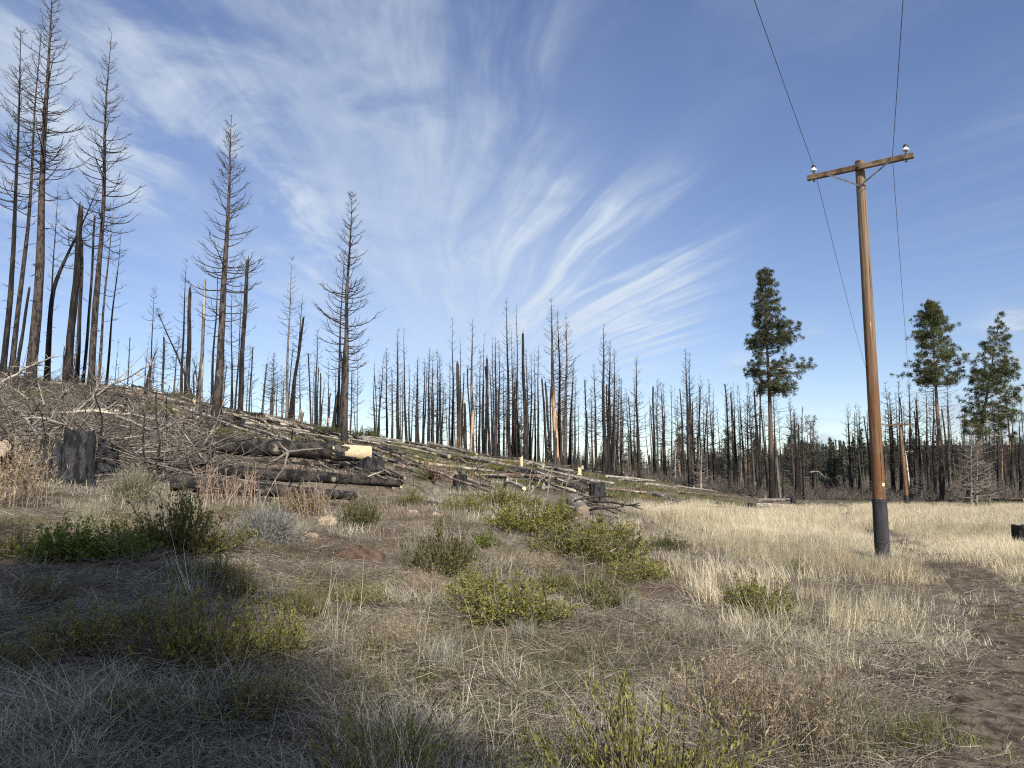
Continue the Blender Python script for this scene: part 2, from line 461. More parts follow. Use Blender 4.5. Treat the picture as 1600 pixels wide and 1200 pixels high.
def ground_mat():
    m, nt, out = new_mat('dry_ground')
    tc = NN(nt, 'ShaderNodeTexCoord').outputs['Object']
    md = NN(nt, 'ShaderNodeAttribute', attribute_name='meadow').outputs['Fac']
    wd = NN(nt, 'ShaderNodeAttribute', attribute_name='woods').outputs['Fac']
    big = noise(nt, tc, .55, 5); mid = noise(nt, tc, 3.0, 6, .65); fine = noise(nt, tc, 28.0, 4, .7); patch = noise(nt, tc, 1.3, 4)
    soil = mixc(nt, smooth(nt, mid, .32, .7), (.034, .026, .018), (.125, .095, .064))
    lit = mixc(nt, smooth(nt, fine, .35, .7), (.075, .06, .042), (.3, .255, .185))
    col = mixc(nt, smooth(nt, patch, .3, .62), soil, lit)
    col = mixc(nt, math_(nt, 'MULTIPLY', smooth(nt, big, .52, .66), .6), col, (.12, .068, .045))
    straw = mixc(nt, fine, (.3, .25, .15), (.62, .54, .37))
    col = mixc(nt, md, col, straw)
    wood = mixc(nt, smooth(nt, mid, .35, .65), (.03, .026, .02), (.14, .118, .085))
    gr = mixc(nt, smooth(nt, noise(nt, tc, .2, 5, .6), .5, .62), wood, (.075, .08, .028))
    col = mixc(nt, wd, col, gr)
    h = math_(nt, 'ADD', math_(nt, 'MULTIPLY', fine, .35), mid)
    b = NN(nt, 'ShaderNodeBump', {'Strength': .8, 'Distance': .05, 'Height': h}).outputs[0]
    principled(nt, out, col, .95, .1, b)
    return m


M['ground'] = ground_mat()


def simple_mat(name, c1, c2, scale=(8, 8, 8), rough=.7, spec=.3, bump=.2, metallic=0.0, lo=.35, hi=.65):
    m, nt, out = new_mat(name)
    v, tc, oi = obj_coords(nt, scale)
    n = noise(nt, v, 1.0, 6, .6)
    col = mixc(nt, smooth(nt, n, lo, hi), c1, c2)
    bmp = NN(nt, 'ShaderNodeBump', {'Strength': bump, 'Distance': .02, 'Height': n}).outputs[0]
    principled(nt, out, col, rough, spec, bmp, metallic)
    return m


M['trail'] = simple_mat('trail_soil', (.042, .032, .024), (.15, .115, .085), (7, 7, 7), .95, .1, .9)
M['sleeve'] = simple_mat('grey_pole_wrap', (.026, .026, .028), (.05, .05, .052), (6, 6, 2), .8, .2, .4)
M['porcelain'] = simple_mat('white_porcelain', (.72, .73, .74), (.8, .8, .8), (20, 20, 20), .2, .5, 0)
M['dark_metal'] = simple_mat('dark_iron', (.03, .03, .03), (.07, .065, .06), (30, 30, 30), .6, .5, .02)
M['galv'] = simple_mat('galvanised_steel', (.08, .085, .085), (.18, .19, .19), (20, 20, 20), .55, .5, .1, .4)
M['wire'] = simple_mat('weathered_wire', (.05, .05, .055), (.1, .1, .11), (5, 5, 5), .6, .4, 0)
M['tagplate'] = simple_mat('yellow_tag', (.75, .62, .3), (.8, .7, .42), (20, 20, 20), .5, .4, 0)
M['rock'] = simple_mat('tan_rock', (.15, .11, .08), (.38, .295, .21), (7, 7, 7), .9, .2, .9)
M['redsoil'] = simple_mat('red_soil_mound', (.055, .036, .028), (.125, .082, .062), (9, 9, 9), .95, .1, 1.0)
M['whitepole'] = simple_mat('bleached_pole_wood', (.5, .46, .4), (.7, .67, .6), (10, 10, 2), .8, .2, .3)


def pole_wood():
    m, nt, out = new_mat('orange_brown_pole_wood')
    v, tc, oi = obj_coords(nt, (26, 26, .55))
    z = NN(nt, 'ShaderNodeSeparateXYZ', {0: tc.outputs['Object']}).outputs[2]
    n = noise(nt, v, 1.0, 6, .65); n2 = noise(nt, v, .4, 3)
    low = mixc(nt, smooth(nt, n, .3, .7), (.08, .036, .014), (.225, .11, .048))
    top = mixc(nt, smooth(nt, n, .3, .7), (.1, .066, .04), (.27, .2, .14))
    col = mixc(nt, smooth(nt, math_(nt, 'ADD', z, math_(nt, 'MULTIPLY', n2, 1.5)), 2.2, 7.4), low, top)
    v2 = NN(nt, 'ShaderNodeVectorMath', {0: tc.outputs['Object'], 1: (14, 14, 2.2)}, operation='MULTIPLY').outputs[0]
    nick = noise(nt, v2, 1.6, 3)
    col = mixc(nt, smooth(nt, nick, .70, .74), col, (.48, .36, .22))
    v3 = NN(nt, 'ShaderNodeVectorMath', {0: tc.outputs['Object'], 1: (34, 34, .5)}, operation='MULTIPLY').outputs[0]
    crack = noise(nt, v3, 1.0, 2)
    col = mixc(nt, smooth(nt, crack, .60, .66), col, (.028, .015, .009))
    col = mixc(nt, math_(nt, 'MULTIPLY', smooth(nt, noise(nt, tc.outputs['Object'], 1.7, 6, .65), .48, .68), .55), col, (.16, .12, .085))
    b = NN(nt, 'ShaderNodeBump', {'Strength': .5, 'Distance': .015, 'Height': n}).outputs[0]
    principled(nt, out, col, .8, .2, b)
    return m


M['pole'] = pole_wood()
M['arm'] = simple_mat('weathered_crossarm_wood', (.07, .045, .028), (.21, .15, .1), (5, 5, 5), .85, .2, .4)

# ------------------------------------------------------------------ ground
def build_ground():
    rows = np.concatenate([np.linspace(-40, 1.8, 30), np.geomspace(2.0, 2500, 300)])
    s = np.linspace(-1.7, 1.7, 300)
    Yg, Sg = np.meshgrid(rows, s, indexing='ij')
    Xg = Sg * (np.abs(Yg) + 7)
    Zg = zt(Xg, Yg)
    V = np.stack([Xg, Yg, Zg], -1).reshape(-1, 3)
    n, k = Yg.shape
    idx = np.arange(n * k).reshape(n, k)
    q = np.stack([idx[:-1, :-1], idx[:-1, 1:], idx[1:, 1:], idx[1:, :-1]], -1).reshape(-1, 4)
    mb = MB(); mb.add(V, q)
    me = mb.mesh('ground', M['ground'])
    md = me.attributes.new('meadow', 'FLOAT', 'POINT')
    td = trail_dist(V[:, 0], V[:, 1])
    md.data.foreach_set('value', (meadow(V[:, 0], V[:, 1]) * sst(td, .35, .9) * (.45 + .55 * sst(vnoise(V[:, 0], V[:, 1], 3.1, 15), .3, .6))).astype(np.float32))
    wd = me.attributes.new('woods', 'FLOAT', 'POINT')
    yv = V[:, 1]; uu = 800 + F_PX * V[:, 0] / np.maximum(yv, 5)
    wd.data.foreach_set('value', sst(yv + 9 * vnoise(V[:, 0], yv, 6, 8), np.where(uu > 1000, 74, np.where(uu < 330, 17, 27)), np.where(uu > 1000, 84, np.where(uu < 330, 27, 44))).astype(np.float32))
    o = link('ground', me)
    tag(o, 'dry sloping ground of soil and litter under the burnt trees', 'ground', kind='structure')


build_ground()


def build_trail():
    t = np.linspace(0, 1, 150)
    seg = np.concatenate([[0], np.cumsum(np.hypot(*np.diff(TRAIL, axis=0).T))]); seg /= seg[-1]
    t = t ** 1.6
    cx, cy = np.interp(t, seg, TRAIL[:, 0]), np.interp(t, seg, TRAIL[:, 1])
    tx, ty = np.gradient(cx), np.gradient(cy); l = np.hypot(tx, ty); tx, ty = tx / l, ty / l
    k = 9
    V = []
    for i in range(len(t)):
        w = (.52 if cy[i] < 9 else .52 - .1 * min((cy[i] - 9) / 9, 1))
        wl = w * (.75 + .6 * float(vnoise(cx[i], cy[i], .8, 21))); wr = w * (.75 + .6 * float(vnoise(cx[i], cy[i], .8, 22)))
        for a in np.linspace(-wl, wr, k):
            V.append((cx[i] + ty[i] * a, cy[i] - tx[i] * a, 0))
    V = np.array(V)
    V[:, 2] = zt(V[:, 0], V[:, 1]) + .02
    e = (np.arange(len(V)) % k)
    V[(e == 0) | (e == k - 1), 2] -= .05
    idx = np.arange(len(V)).reshape(-1, k)
    q = np.stack([idx[:-1, :-1], idx[:-1, 1:], idx[1:, 1:], idx[1:, :-1]], -1).reshape(-1, 4)
    mb = MB(); mb.add(V, q[:, ::-1])
    o = link('dirt_trail', mb.mesh('dirt_trail', M['trail']))
    tag(o, 'worn brown dirt trail winding past the utility pole into the meadow', 'trail', kind='structure')


build_trail()

# ------------------------------------------------------------------ burnt trees
def tree_path(H, lean, rng, segs=18, ctrl=None, wob=.006):
    t = np.linspace(0, 1, segs)
    if ctrl is not None:
        c = np.asarray(ctrl, float)
        ct = np.linspace(0, 1, len(c))
        p = np.stack([np.interp(t, ct, c[:, i]) for i in range(3)], -1)
        for _ in range(2): p[1:-1] = (p[:-2] + 2 * p[1:-1] + p[2:]) / 4
        return p
    ph = rng.random(4) * 6.28
    sx = np.sin(t * 5 + ph[0]) * .6 + np.sin(t * 11 + ph[1]) * .35 - np.sin(ph[0]) * .6 - np.sin(ph[1]) * .35
    sy = np.sin(t * 4 + ph[2]) * .6 + np.sin(t * 9 + ph[3]) * .35 - np.sin(ph[2]) * .6 - np.sin(ph[3]) * .35
    sx -= t * sx[-1]; sy -= t * sy[-1]
    return np.stack([lean[0] * t + wob * H * sx, lean[1] * t + wob * H * sy, H * t], -1)


def trunk_mesh(path, r0, mats, rng, broken=False, sides=10, flare=.35, rough=.05, tip=.03):
    L = path[-1, 2]
    t = np.linspace(0, 1, len(path))
    r = r0 * ((1 - .42 * t) if broken else ((1 - t) ** .95 * (1 - tip) + tip))
    r = r * (1 + flare * np.exp(-t * L / max(r0 * 1.6, .1)))
    p = np.vstack([path[0] - [0, 0, .7], path]); r = np.concatenate([[r[0] * 1.1], r])
    mb = MB()
    V = tubes(mb, p, r, sides, 0, rough=rough, rng=rng)
    ring = V[0, -1]
    if broken:
        top = ring.copy(); up = np.abs(rng.normal(size=len(ring))) * r[-1] * 2.6
        d = nrm(path[-1] - path[-2])
        top = top * .7 + ring.mean(0) * .3 + d * up[:, None]
        k = len(ring)
        mb.add(np.vstack([ring, top]), [[i, (i + 1) % k, k + (i + 1) % k, k + i] for i in range(k)], 0)
        cap_ring(mb, top, 1 if isinstance(mats, list) and len(mats) > 1 else 0, -d * r[-1])
    return mb.mesh('trunk', mats)


def crown_mesh(path, r0, mat, rng, nb=80, twigs=5, cb=.35, spread=.11, stubs=14, sides=4, broken=False, up=1.0, sparse=1.0, thick=1.0):
    """bare branches that leave level and sweep upward, with upright twigs"""
    H = np.linalg.norm(path[-1] - path[0])
    mb = MB()
    tp = np.linspace(0, 1, len(path))
    at = lambda t: np.stack([np.interp(t, tp, path[:, i]) for i in range(3)], -1)
    n = max(3, int(nb * sparse))
    s = np.sort(rng.random(n) ** .9)
    t = cb + (1 - cb) * s * .995
    shape = np.where(s < .2, .7 + 1.5 * s, 1.0 - .9 * (s - .2) / .8)
    if broken: shape = np.full(n, .8)
    L = 1.08 * spread * H * shape * rng.uniform(.45, 1.15, n) + .15
    az = np.arange(n) * 2.4 + rng.normal(0, .5, n)
    e0 = np.radians(-14 + 58 * s + rng.normal(0, 9, n))
    e1 = np.radians((66 + 16 * s + rng.normal(0, 14, n)) * up)
    S = 6
    k = np.linspace(0, 1, S)
    el = e0[:, None] + (e1 - e0)[:, None] * k[None] ** 1.35
    azk = az[:, None] + rng.normal(0, .12, (n, S)).cumsum(1)
    D = np.stack([np.cos(el) * np.cos(azk), np.cos(el) * np.sin(azk), np.sin(el)], -1)
    step = (L / (S - 1))[:, None, None] * D
    pts = at(t)[:, None, :] + np.concatenate([np.zeros((n, 1, 3)), np.cumsum(step[:, :-1], 1)], 1)
    rb = (.014 + .016 * L) * thick
    R = rb[:, None] * (1 - .72 * k[None])
    tubes(mb, pts, R, sides, rng=rng)
    if twigs:
        m = n * twigs
        bi = np.repeat(np.arange(n), twigs)
        ti = rng.uniform(.22, .98, m)
        f = ti * (S - 1); i0 = np.minimum(f.astype(int), S - 2); fr = (f - i0)[:, None]
        st = pts[bi, i0] * (1 - fr) + pts[bi, i0 + 1] * fr
        l = L[bi] * rng.uniform(.15, .42, m) * (1.1 - .5 * ti) + .1
        side = rng.choice([-1, 1], m) * rng.uniform(.35, 1.1, m)
        a2 = az[bi] + side
        b0 = np.radians(rng.uniform(0, 35, m)); b1 = np.radians(rng.uniform(40, 85, m) * up)
        S2 = 4; k2 = np.linspace(0, 1, S2)
        e2 = b0[:, None] + (b1 - b0)[:, None] * k2[None]
        D2 = np.stack([np.cos(e2) * np.cos(a2)[:, None], np.cos(e2) * np.sin(a2)[:, None], np.sin(e2)], -1)
        p2 = st[:, None, :] + np.concatenate([np.zeros((m, 1, 3)), np.cumsum((l / (S2 - 1))[:, None, None] * D2[:, :-1], 1)], 1)
        r2 = (rb[bi] * .5 * thick ** .3)[:, None] * (1 - .6 * k2[None])
        tubes(mb, p2, np.maximum(r2 * .8, .005), 3, rng=rng)
    if stubs:
        q = rng.uniform(.08, max(cb, .3), stubs)
        a3 = rng.uniform(0, 6.28, stubs); l3 = rng.uniform(.012, .05, stubs) * H * .6
        st = at(q)
        e = st + np.stack([np.cos(a3) * l3, np.sin(a3) * l3, l3 * rng.uniform(-.3, .5, stubs)], -1)
        tubes(mb, np.stack([st, (st + e) / 2 + [0, 0, .03], e], 1), np.stack([r0 * .13 + l3 * 0, r0 * .11 + l3 * 0, r0 * .06 + l3 * 0], 1), sides, rng=rng)
    return mb.mesh('crown', mat)


def make_tree(name, pxb, Y, pxt, pyt, wpx, label, cat='burnt tree', group=None, style='full', bark='char', nb=80, twigs=5,
              cb=.35, spread=.105, seed=None, sparse=1.0, ctrl=None, tw='twig', sides=10, depth_lean=0.0, stubs=14, thick=1.0, up=1.0):
    rng = np.random.default_rng(seed if seed is not None else int(pxb * 13 + pyt * 7 + Y))
    base = foot(pxb, Y)
    top = P(pxt, pyt, Y + depth_lean)
    H = top[2] - base[2]
    r0 = wpx / F_PX * Y * .5
    c = None
    if ctrl is not None: c = [P(a, b, Y + depth_lean * i / len(ctrl)) - base for i, (a, b) in enumerate(ctrl)]; c[0] = np.zeros(3)
    broken = style in ('snag', 'broken')
    path = tree_path(H, (top[0] - base[0], top[1] - base[1]), rng, ctrl=c, segs=18 if H > 8 else 10)
    root = empty(name, base)
    tag(root, label, cat, group)
    mats = [M[bark], M['cut_old']] if broken else M[bark]
    link('trunk', trunk_mesh(path, r0, mats, rng, broken, sides), root)
    if style != 'snag':
        link('crown', crown_mesh(path, r0, M[tw], rng, nb, twigs, cb, spread, stubs, 4 if nb > 60 else 3, broken, up, sparse, thick), root)
    return root


NEAR = [
    # pxb, Y, pxt, pyt, w, style, bark, nb, cb, spread, label
    (3, 55, 33, 38, 11, 'full', 'char', 90, .42, .10, 'burnt black pine at the far left edge, leaning right, with spreading bare branches'),
    (17, 56, 66, 40, 10, 'full', 'char_grey', 55, .55, .085, 'slender grey-brown burnt pine second from the left edge, few low branches'),
    (45, 50, 83, -32, 19, 'full', 'char_brown', 110, .45, .105, 'tallest thick brown burnt pine at upper left, its top leaving the frame'),
    (24, 49, 46, 450, 7, 'snag', 'char', 0, 0, 0, 'short leaning black pole propped against the thick brown burnt pine'),
    (76, 60, 91, 285, 5, 'full', 'char', 26, .3, .07, 'thin burnt sapling right beside the thick brown pine, ragged short twigs'),
    (104, 52, 126, 330, 15, 'snag', 'char', 0, 0, 0, 'jet black snag with flared base and snapped top in the left cluster'),
    (119, 56, 128, 378, 8, 'snag', 'char', 0, 0, 0, 'narrow black snag directly behind the flared jet black snag'),
    (129, 57, 148, 340, 6, 'broken', 'char', 10, .3, .07, 'slim black broken-topped pine with a few drooping branches beside the reddish tall pine'),
    (142, 52, 175, 50, 13, 'full', 'char_brown', 100, .36, .10, 'tall reddish-barked burnt pine with whole pointed top, rightmost big tree of the left cluster'),
    (153, 59, 179, 300, 6, 'full', 'snag_pale', 26, .3, .10, 'pale stripped thin pine just right of the reddish-barked pine'),
    (166, 59, 189, 355, 5, 'full', 'char', 14, .35, .10, 'very thin bare pole with few level twigs, rightmost of the left cluster'),
    (233, 66, 241, 450, 4, 'full', 'char', 22, .6, .09, 'small thin burnt pine standing alone on the ridge left of the black snag pair'),
    (284, 68, 291, 405, 6, 'full', 'char', 44, .25, .09, 'thin feathery burnt pine behind the short black snag on the ridge'),
    (292, 62, 297, 457, 10, 'snag', 'char', 0, 0, 0, 'short thick black snag with flat broken top on the ridge'),
    (313, 61, 320, 440, 8, 'broken', 'snag_pale', 7, .5, .07, 'pale streaked snag with a crooked top branch right of the short thick black snag'),
    (307, 64, 314, 560, 6, 'snag', 'char', 0, 0, 0, 'short split black snag hugging the pale streaked snag'),
    (331, 63, 341, 410, 6, 'full', 'char', 30, .3, .07, 'thin black pine close behind the big brown ridge pine on its left'),
    (337, 47, 362, 178, 16, 'full', 'char_brown', 115, .30, .125, 'big brown burnt pine standing low on the slope with candelabra branches'),
    (375, 60, 387, 408, 10, 'broken', 'char', 34, .3, .10, 'black broken-topped pine with dense side twigs right of the big brown slope pine'),
    (361, 68, 363, 430, 4, 'full', 'char', 30, .2, .09, 'fine thin burnt pine seen between the brown slope pine and the broken-topped black pine'),
    (367, 72, 378, 445, 4, 'full', 'char', 30, .25, .09, 'fine thin burnt pine with twin close behind the broken-topped black pine'),
    (448, 70, 456, 398, 6, 'full', 'snag_pale', 44, .45, .075, 'slender pale-topped burnt pine on the ridge midway between the two tall slope pines'),
    (458, 68, 474, 455, 5, 'full', 'char', 40, .35, .10, 'thin burnt pine just right of the slender pale-topped pine'),
    (452, 66, 474, 498, 7, 'snag', 'char', 0, 0, 0, 'leaning black snag crossing in front of the pale-topped pine'),
    (538, 47, 550, 303, 12, 'full', 'char_grey', 115, .28, .125, 'tall dark burnt pine with symmetrical upswept branches standing alone mid-slope'),
    (532, 62, 541, 533, 14, 'snag', 'char', 0, 0, 0, 'thick black snag broken halfway directly behind the lone mid-slope pine'),
    (528, 66, 538, 392, 6, 'full', 'char', 60, .3, .10, 'thinner burnt pine with broad branches behind the lone mid-slope pine'),
    (493, 82, 496, 515, 6, 'full', 'char', 44, .2, .12, 'small conical burnt pine left of the lone mid-slope pine'),
    (500, 76, 501, 585, 4, 'snag', 'char', 0, 0, 0, 'short black spar beside the small conical burnt pine'),
    (520, 64, 527, 618, 8, 'snag', 'char', 0, 0, 0, 'low jagged black stub left of the thick broken snag'),
]
for (pxb, Y, pxt, pyt, w, sty, bark, nb, cb, sp, lab) in NEAR:
    big = Y < 57
    make_tree('burnt_pine' if sty == 'full' else 'burnt_snag', pxb, Y, pxt, pyt, w * .88, lab, 'burnt tree' if sty == 'full' else 'snag',
              'burnt trees on the ridge', sty, bark, int(nb * 1.1), 6 if big else 4, cb, sp, sides=12 if big else 8, thick=.78)
make_tree('leaning_snag', 73, 54, 156, 285, 9, 'burnt trunk bent sharply right and resting against the flared black snag', 'snag', 'burnt trees on the ridge', 'full', 'char', 40, 5, .45, .13,
          ctrl=[(73, 570), (77, 515), (81, 455), (97, 415), (120, 368), (140, 325), (156, 285)], depth_lean=0)
make_tree('leaning_snag', 302, 60, 243, 480, 4, 'thin arched burnt sapling bending left over the ridge in front of the black snag', 'snag', 'burnt trees on the ridge', 'full', 'char', 30, 3, .3, .10,
          ctrl=[(302, 610), (285, 570), (262, 525), (250, 495), (243, 480)])
make_tree('leaning_snag', 226, 52, 248, 540, 5, 'short forked black dead pole slanting right on the ridge skyline', 'snag', 'burnt trees on the ridge', 'full', 'char', 8, 1, .4, .10,
          ctrl=[(226, 598), (234, 572), (248, 540)])

MID = [
    # pxb, Y, pxt, pyt, w, style, bark
    (604, 95, 604, 545, 5, 'full', 'char'), (613, 92, 612, 575, 5, 'full', 'char'), (622, 88, 622, 515, 7, 'full', 'char'), (635, 90, 631, 513, 5, 'thin', 'char'), (640, 94, 639, 565, 4, 'thin', 'char'),
    (652, 88, 653, 557, 8, 'full', 'char'), (661, 92, 663, 562, 5, 'full', 'char'), (660, 90, 668, 565, 4, 'thin', 'char'), (670, 86, 671, 543, 6, 'full', 'char'), (676, 90, 677, 548, 5, 'full', 'char'), (683, 92, 683, 545, 5, 'full', 'char'), (688, 90, 687, 553, 5, 'full', 'char'),
    (707, 92, 707, 495, 5, 'sparse', 'char'), (703, 95, 703, 560, 4, 'thin', 'char'), (717, 85, 715, 570, 8, 'snag', 'char_strip'), (719, 86, 719, 528, 4, 'thin', 'char'), (727, 84, 726, 631, 7, 'snag', 'char'),
    (737, 85, 738, 498, 8, 'sparse', 'char_strip'), (749, 92, 750, 545, 5, 'full', 'char'), (754, 95, 757, 518, 4, 'thin', 'char'), (758, 88, 761, 562, 6, 'snag', 'char'), (770, 90, 769, 523, 4, 'thin', 'char'), (775, 84, 774, 528, 7, 'full', 'char'), (779, 92, 779, 530, 5, 'full', 'char'),
    (797, 88, 791, 466, 7, 'full', 'char'), (801, 94, 799, 510, 4, 'thin', 'char'), (808, 90, 807, 475, 5, 'thin', 'char'), (805, 95, 804, 540, 4, 'thin', 'char'),
    (821, 82, 817, 522, 7, 'snag', 'char'), (823, 84, 822, 545, 6, 'full', 'char_grey'), (828, 92, 830, 552, 5, 'full', 'char'), (836, 90, 835, 545, 4, 'thin', 'char'), (842, 88, 841, 537, 5, 'sparse', 'char'), (854, 96, 847, 595, 5, 'snag', 'char'), (862, 90, 852, 598, 5, 'snag', 'char'),
    (869, 82, 861, 465, 11, 'full', 'char_strip'), (876, 84, 871, 480, 7, 'full', 'char_strip'), (882, 82, 884, 490, 8, 'full', 'char_grey'), (874, 90, 877, 560, 6, 'full', 'char'), (890, 92, 896, 565, 7, 'full', 'char'), (899, 90, 899, 600, 5, 'full', 'char_grey'),
    (917, 83, 916, 646, 6, 'snag', 'char'), (931, 82, 928, 570, 6, 'full', 'char'), (945, 84, 943, 506, 9, 'full', 'char'), (950, 86, 953, 530, 8, 'full', 'char'), (956, 86, 960, 545, 6, 'full', 'char'), (962, 92, 968, 590, 5, 'full', 'char'), (973, 86, 971, 590, 6, 'full', 'char_grey'),
    (1000, 82, 994, 557, 7, 'full', 'char'), (991, 92, 991, 600, 4, 'thin', 'char'), (1041, 92, 1032, 595, 6, 'full', 'char'), (1026, 96, 1028, 593, 4, 'full', 'char_grey'), (1038, 98, 1037, 598, 4, 'full', 'char_grey'),
    (1080, 86, 1071, 547, 9, 'full', 'char'), (1083, 88, 1077, 551, 7, 'full', 'char'), (1088, 88, 1095, 588, 5, 'full', 'char'), (1096, 94, 1109, 600, 4, 'thin', 'char'),
    (1140, 90, 1136, 610, 6, 'full', 'char'), (1150, 92, 1147, 620, 7, 'full', 'char'), (1170, 92, 1168, 612, 5, 'full', 'char_grey'), (1185, 90, 1177, 600, 6, 'full', 'char'), (1213, 88, 1208, 596, 5, 'full', 'char'), (1219, 84, 1212, 690, 5, 'snag', 'snag_pale'),
    (1245, 90, 1241, 640, 7, 'full', 'char'), (1257, 88, 1252, 652, 6, 'full', 'char'), (1274, 86, 1271, 655, 5, 'full', 'char'), (1330, 96, 1325, 632, 7, 'full', 'char'), (1343, 98, 1342, 634, 6, 'full', 'char_grey'), (1362, 96, 1355, 640, 5, 'full', 'char'),
    (1398, 96, 1392, 625, 6, 'full', 'char'), (1408, 94, 1404, 595, 6, 'full', 'char'), (1424, 92, 1420, 590, 7, 'full', 'char_grey'), (1442, 92, 1432, 620, 6, 'full', 'char'), (1452, 92, 1446, 600, 6, 'full', 'char'), (1462, 90, 1458, 596, 7, 'full', 'char'), (1486, 90, 1481, 588, 6, 'full', 'char_grey'),
    (1506, 96, 1507, 635, 6, 'full', 'char'), (1541, 96, 1540, 650, 6, 'full', 'char'), (1562, 94, 1560, 645, 8, 'full', 'char'), (1580, 96, 1583, 640, 7, 'full', 'char'), (1596, 94, 1592, 650, 8, 'full', 'char'),
]
LMK = [(622, 'the tall thin pair on the crest'), (717, 'the snapped orange-streaked snag'), (797, 'the tallest central pine pair'),
       (872, 'the thick orange stripped trunks'), (947, 'the close pair of black pines'), (1000, 'the lone narrow burnt pine'),
       (1080, 'the twin-topped burnt pine'), (1207, 'the tall living pine'), (1372, 'the wooden utility pole'), (1473, 'the living pine right of the utility pole')]
ORD = ['first', 'second', 'third', 'fourth', 'fifth', 'sixth', 'seventh', 'eighth', 'ninth', 'tenth', 'eleventh', 'twelfth', 'thirteenth', 'fourteenth']
STY = {'full': 'burnt pine', 'thin': 'thin pole', 'sparse': 'sparse burnt pine', 'snag': 'broken snag'}
BRK = {'char': 'black', 'char_strip': 'orange-streaked', 'char_grey': 'grey', 'snag_pale': 'pale'}


def mid_labels(items):
    rel = []
    for it in items:
        k = min(range(len(LMK)), key=lambda i: abs(LMK[i][0] - it[0]))
        rel.append((k, 'left' if it[0] < LMK[k][0] else 'right'))
    out = []
    for i, it in enumerate(items):
        k, s = rel[i]
        peers = sorted([j for j in range(len(items)) if rel[j] == (k, s)], key=lambda j: abs(items[j][0] - LMK[k][0]))
        o = ORD[peers.index(i)]
        out.append(f'{BRK[it[6]]} {STY[it[5]]}, {o} trunk {s} of {LMK[k][1]}')
    return out


for it, lab in zip(MID, mid_labels(MID)):
    pxb, Y, pxt, pyt, w, sty, bark = it
    rng = np.random.default_rng(int(pxb * 3 + pyt))
    wide = pxb in (945, 950, 1000, 1080, 869, 882, 890, 931, 1330, 1408, 1424)
    st = {'full': 'full', 'thin': 'full', 'sparse': 'full', 'snag': 'snag'}[sty]
    make_tree('burnt_snag' if sty == 'snag' else 'burnt_pine', pxb, Y, pxt, pyt, w * .92, lab, 'snag' if sty == 'snag' else 'burnt tree', 'burnt trees of the middle stand', st, bark,
              {'full': 58, 'thin': 22, 'sparse': 30, 'snag': 0}[sty], 4 if sty != 'thin' else 2, rng.uniform(.2, .4) if sty != 'thin' else .5,
              rng.uniform(.105, .13) if wide else (rng.uniform(.075, .11) if sty != 'thin' else .045), sides=8, stubs=10, thick=1.0)

# --- far stand: shared meshes, one object each
def far_variant(i):
    rng = np.random.default_rng(100 + i)
    H = 15.0
    path = tree_path(H, (rng.normal(0, .35), rng.normal(0, .3)), rng, segs=9)
    mb_t = MB()
    kind = i % 4
    broken = kind == 3
    t = np.linspace(0, 1, len(path))
    r0 = rng.uniform(.1, .18)
    r = r0 * ((1 - .4 * t) if broken else ((1 - t) ** 1.05 * .95 + .05))
    tubes(mb_t, np.vstack([path[0] - [0, 0, .8], path]), np.concatenate([[r[0]], r]), 6, rng=rng, rough=.05)
    me_c = crown_mesh(path, r0, M['twig'], rng, [46, 34, 26, 12][kind], [4, 4, 2, 1][kind], rng.uniform(.15, .45), [.12, .095, .06, .08][kind], 6, 3, broken, 1.0, 1.0, 1.25)
    # join the two into one mesh, the crown too fine to be told apart out there
    vc = np.empty(len(me_c.vertices) * 3); me_c.vertices.foreach_get('co', vc)
    li = np.empty(len(me_c.loops), np.int32); me_c.loops.foreach_get('vertex_index', li)
    mb_t.add(vc.reshape(-1, 3), li.reshape(-1, 4), 1)
    bpy.data.meshes.remove(me_c)
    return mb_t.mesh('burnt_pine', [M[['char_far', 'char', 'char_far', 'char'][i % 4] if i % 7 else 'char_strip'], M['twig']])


FAR = [far_variant(i) for i in range(18)]
SECT = [(-100, 230, 'low behind the left ridge'), (230, 430, 'on the ridge behind the big brown slope pine'), (430, 600, 'on the ridge behind the lone mid-slope pine'),
        (600, 760, 'far behind the snapped orange-streaked snag'), (760, 900, 'far behind the orange stripped trunks'), (900, 1060, 'far behind the close black pine pair'),
        (1060, 1190, 'in the dense stand left of the tall living pine'), (1190, 1300, 'in the dense stand behind the tall living pine'), (1300, 1420, 'in the dark stand behind the utility pole'), (1420, 1720, 'in the dense dark stand at the right edge')]
FAR_N = [22, 26, 26, 26, 26, 34, 48, 26, 24, 44]
SIZE_W = ['tall thin pine', 'middling bare pine', 'short spindly pine']
rng = np.random.default_rng(55)


def far_spot(rng, a, b, lo, hi):
    px = rng.uniform(a, b); Y = lo + (hi - lo) * rng.random() ** 1.3
    return px, Y, foot(px, Y)


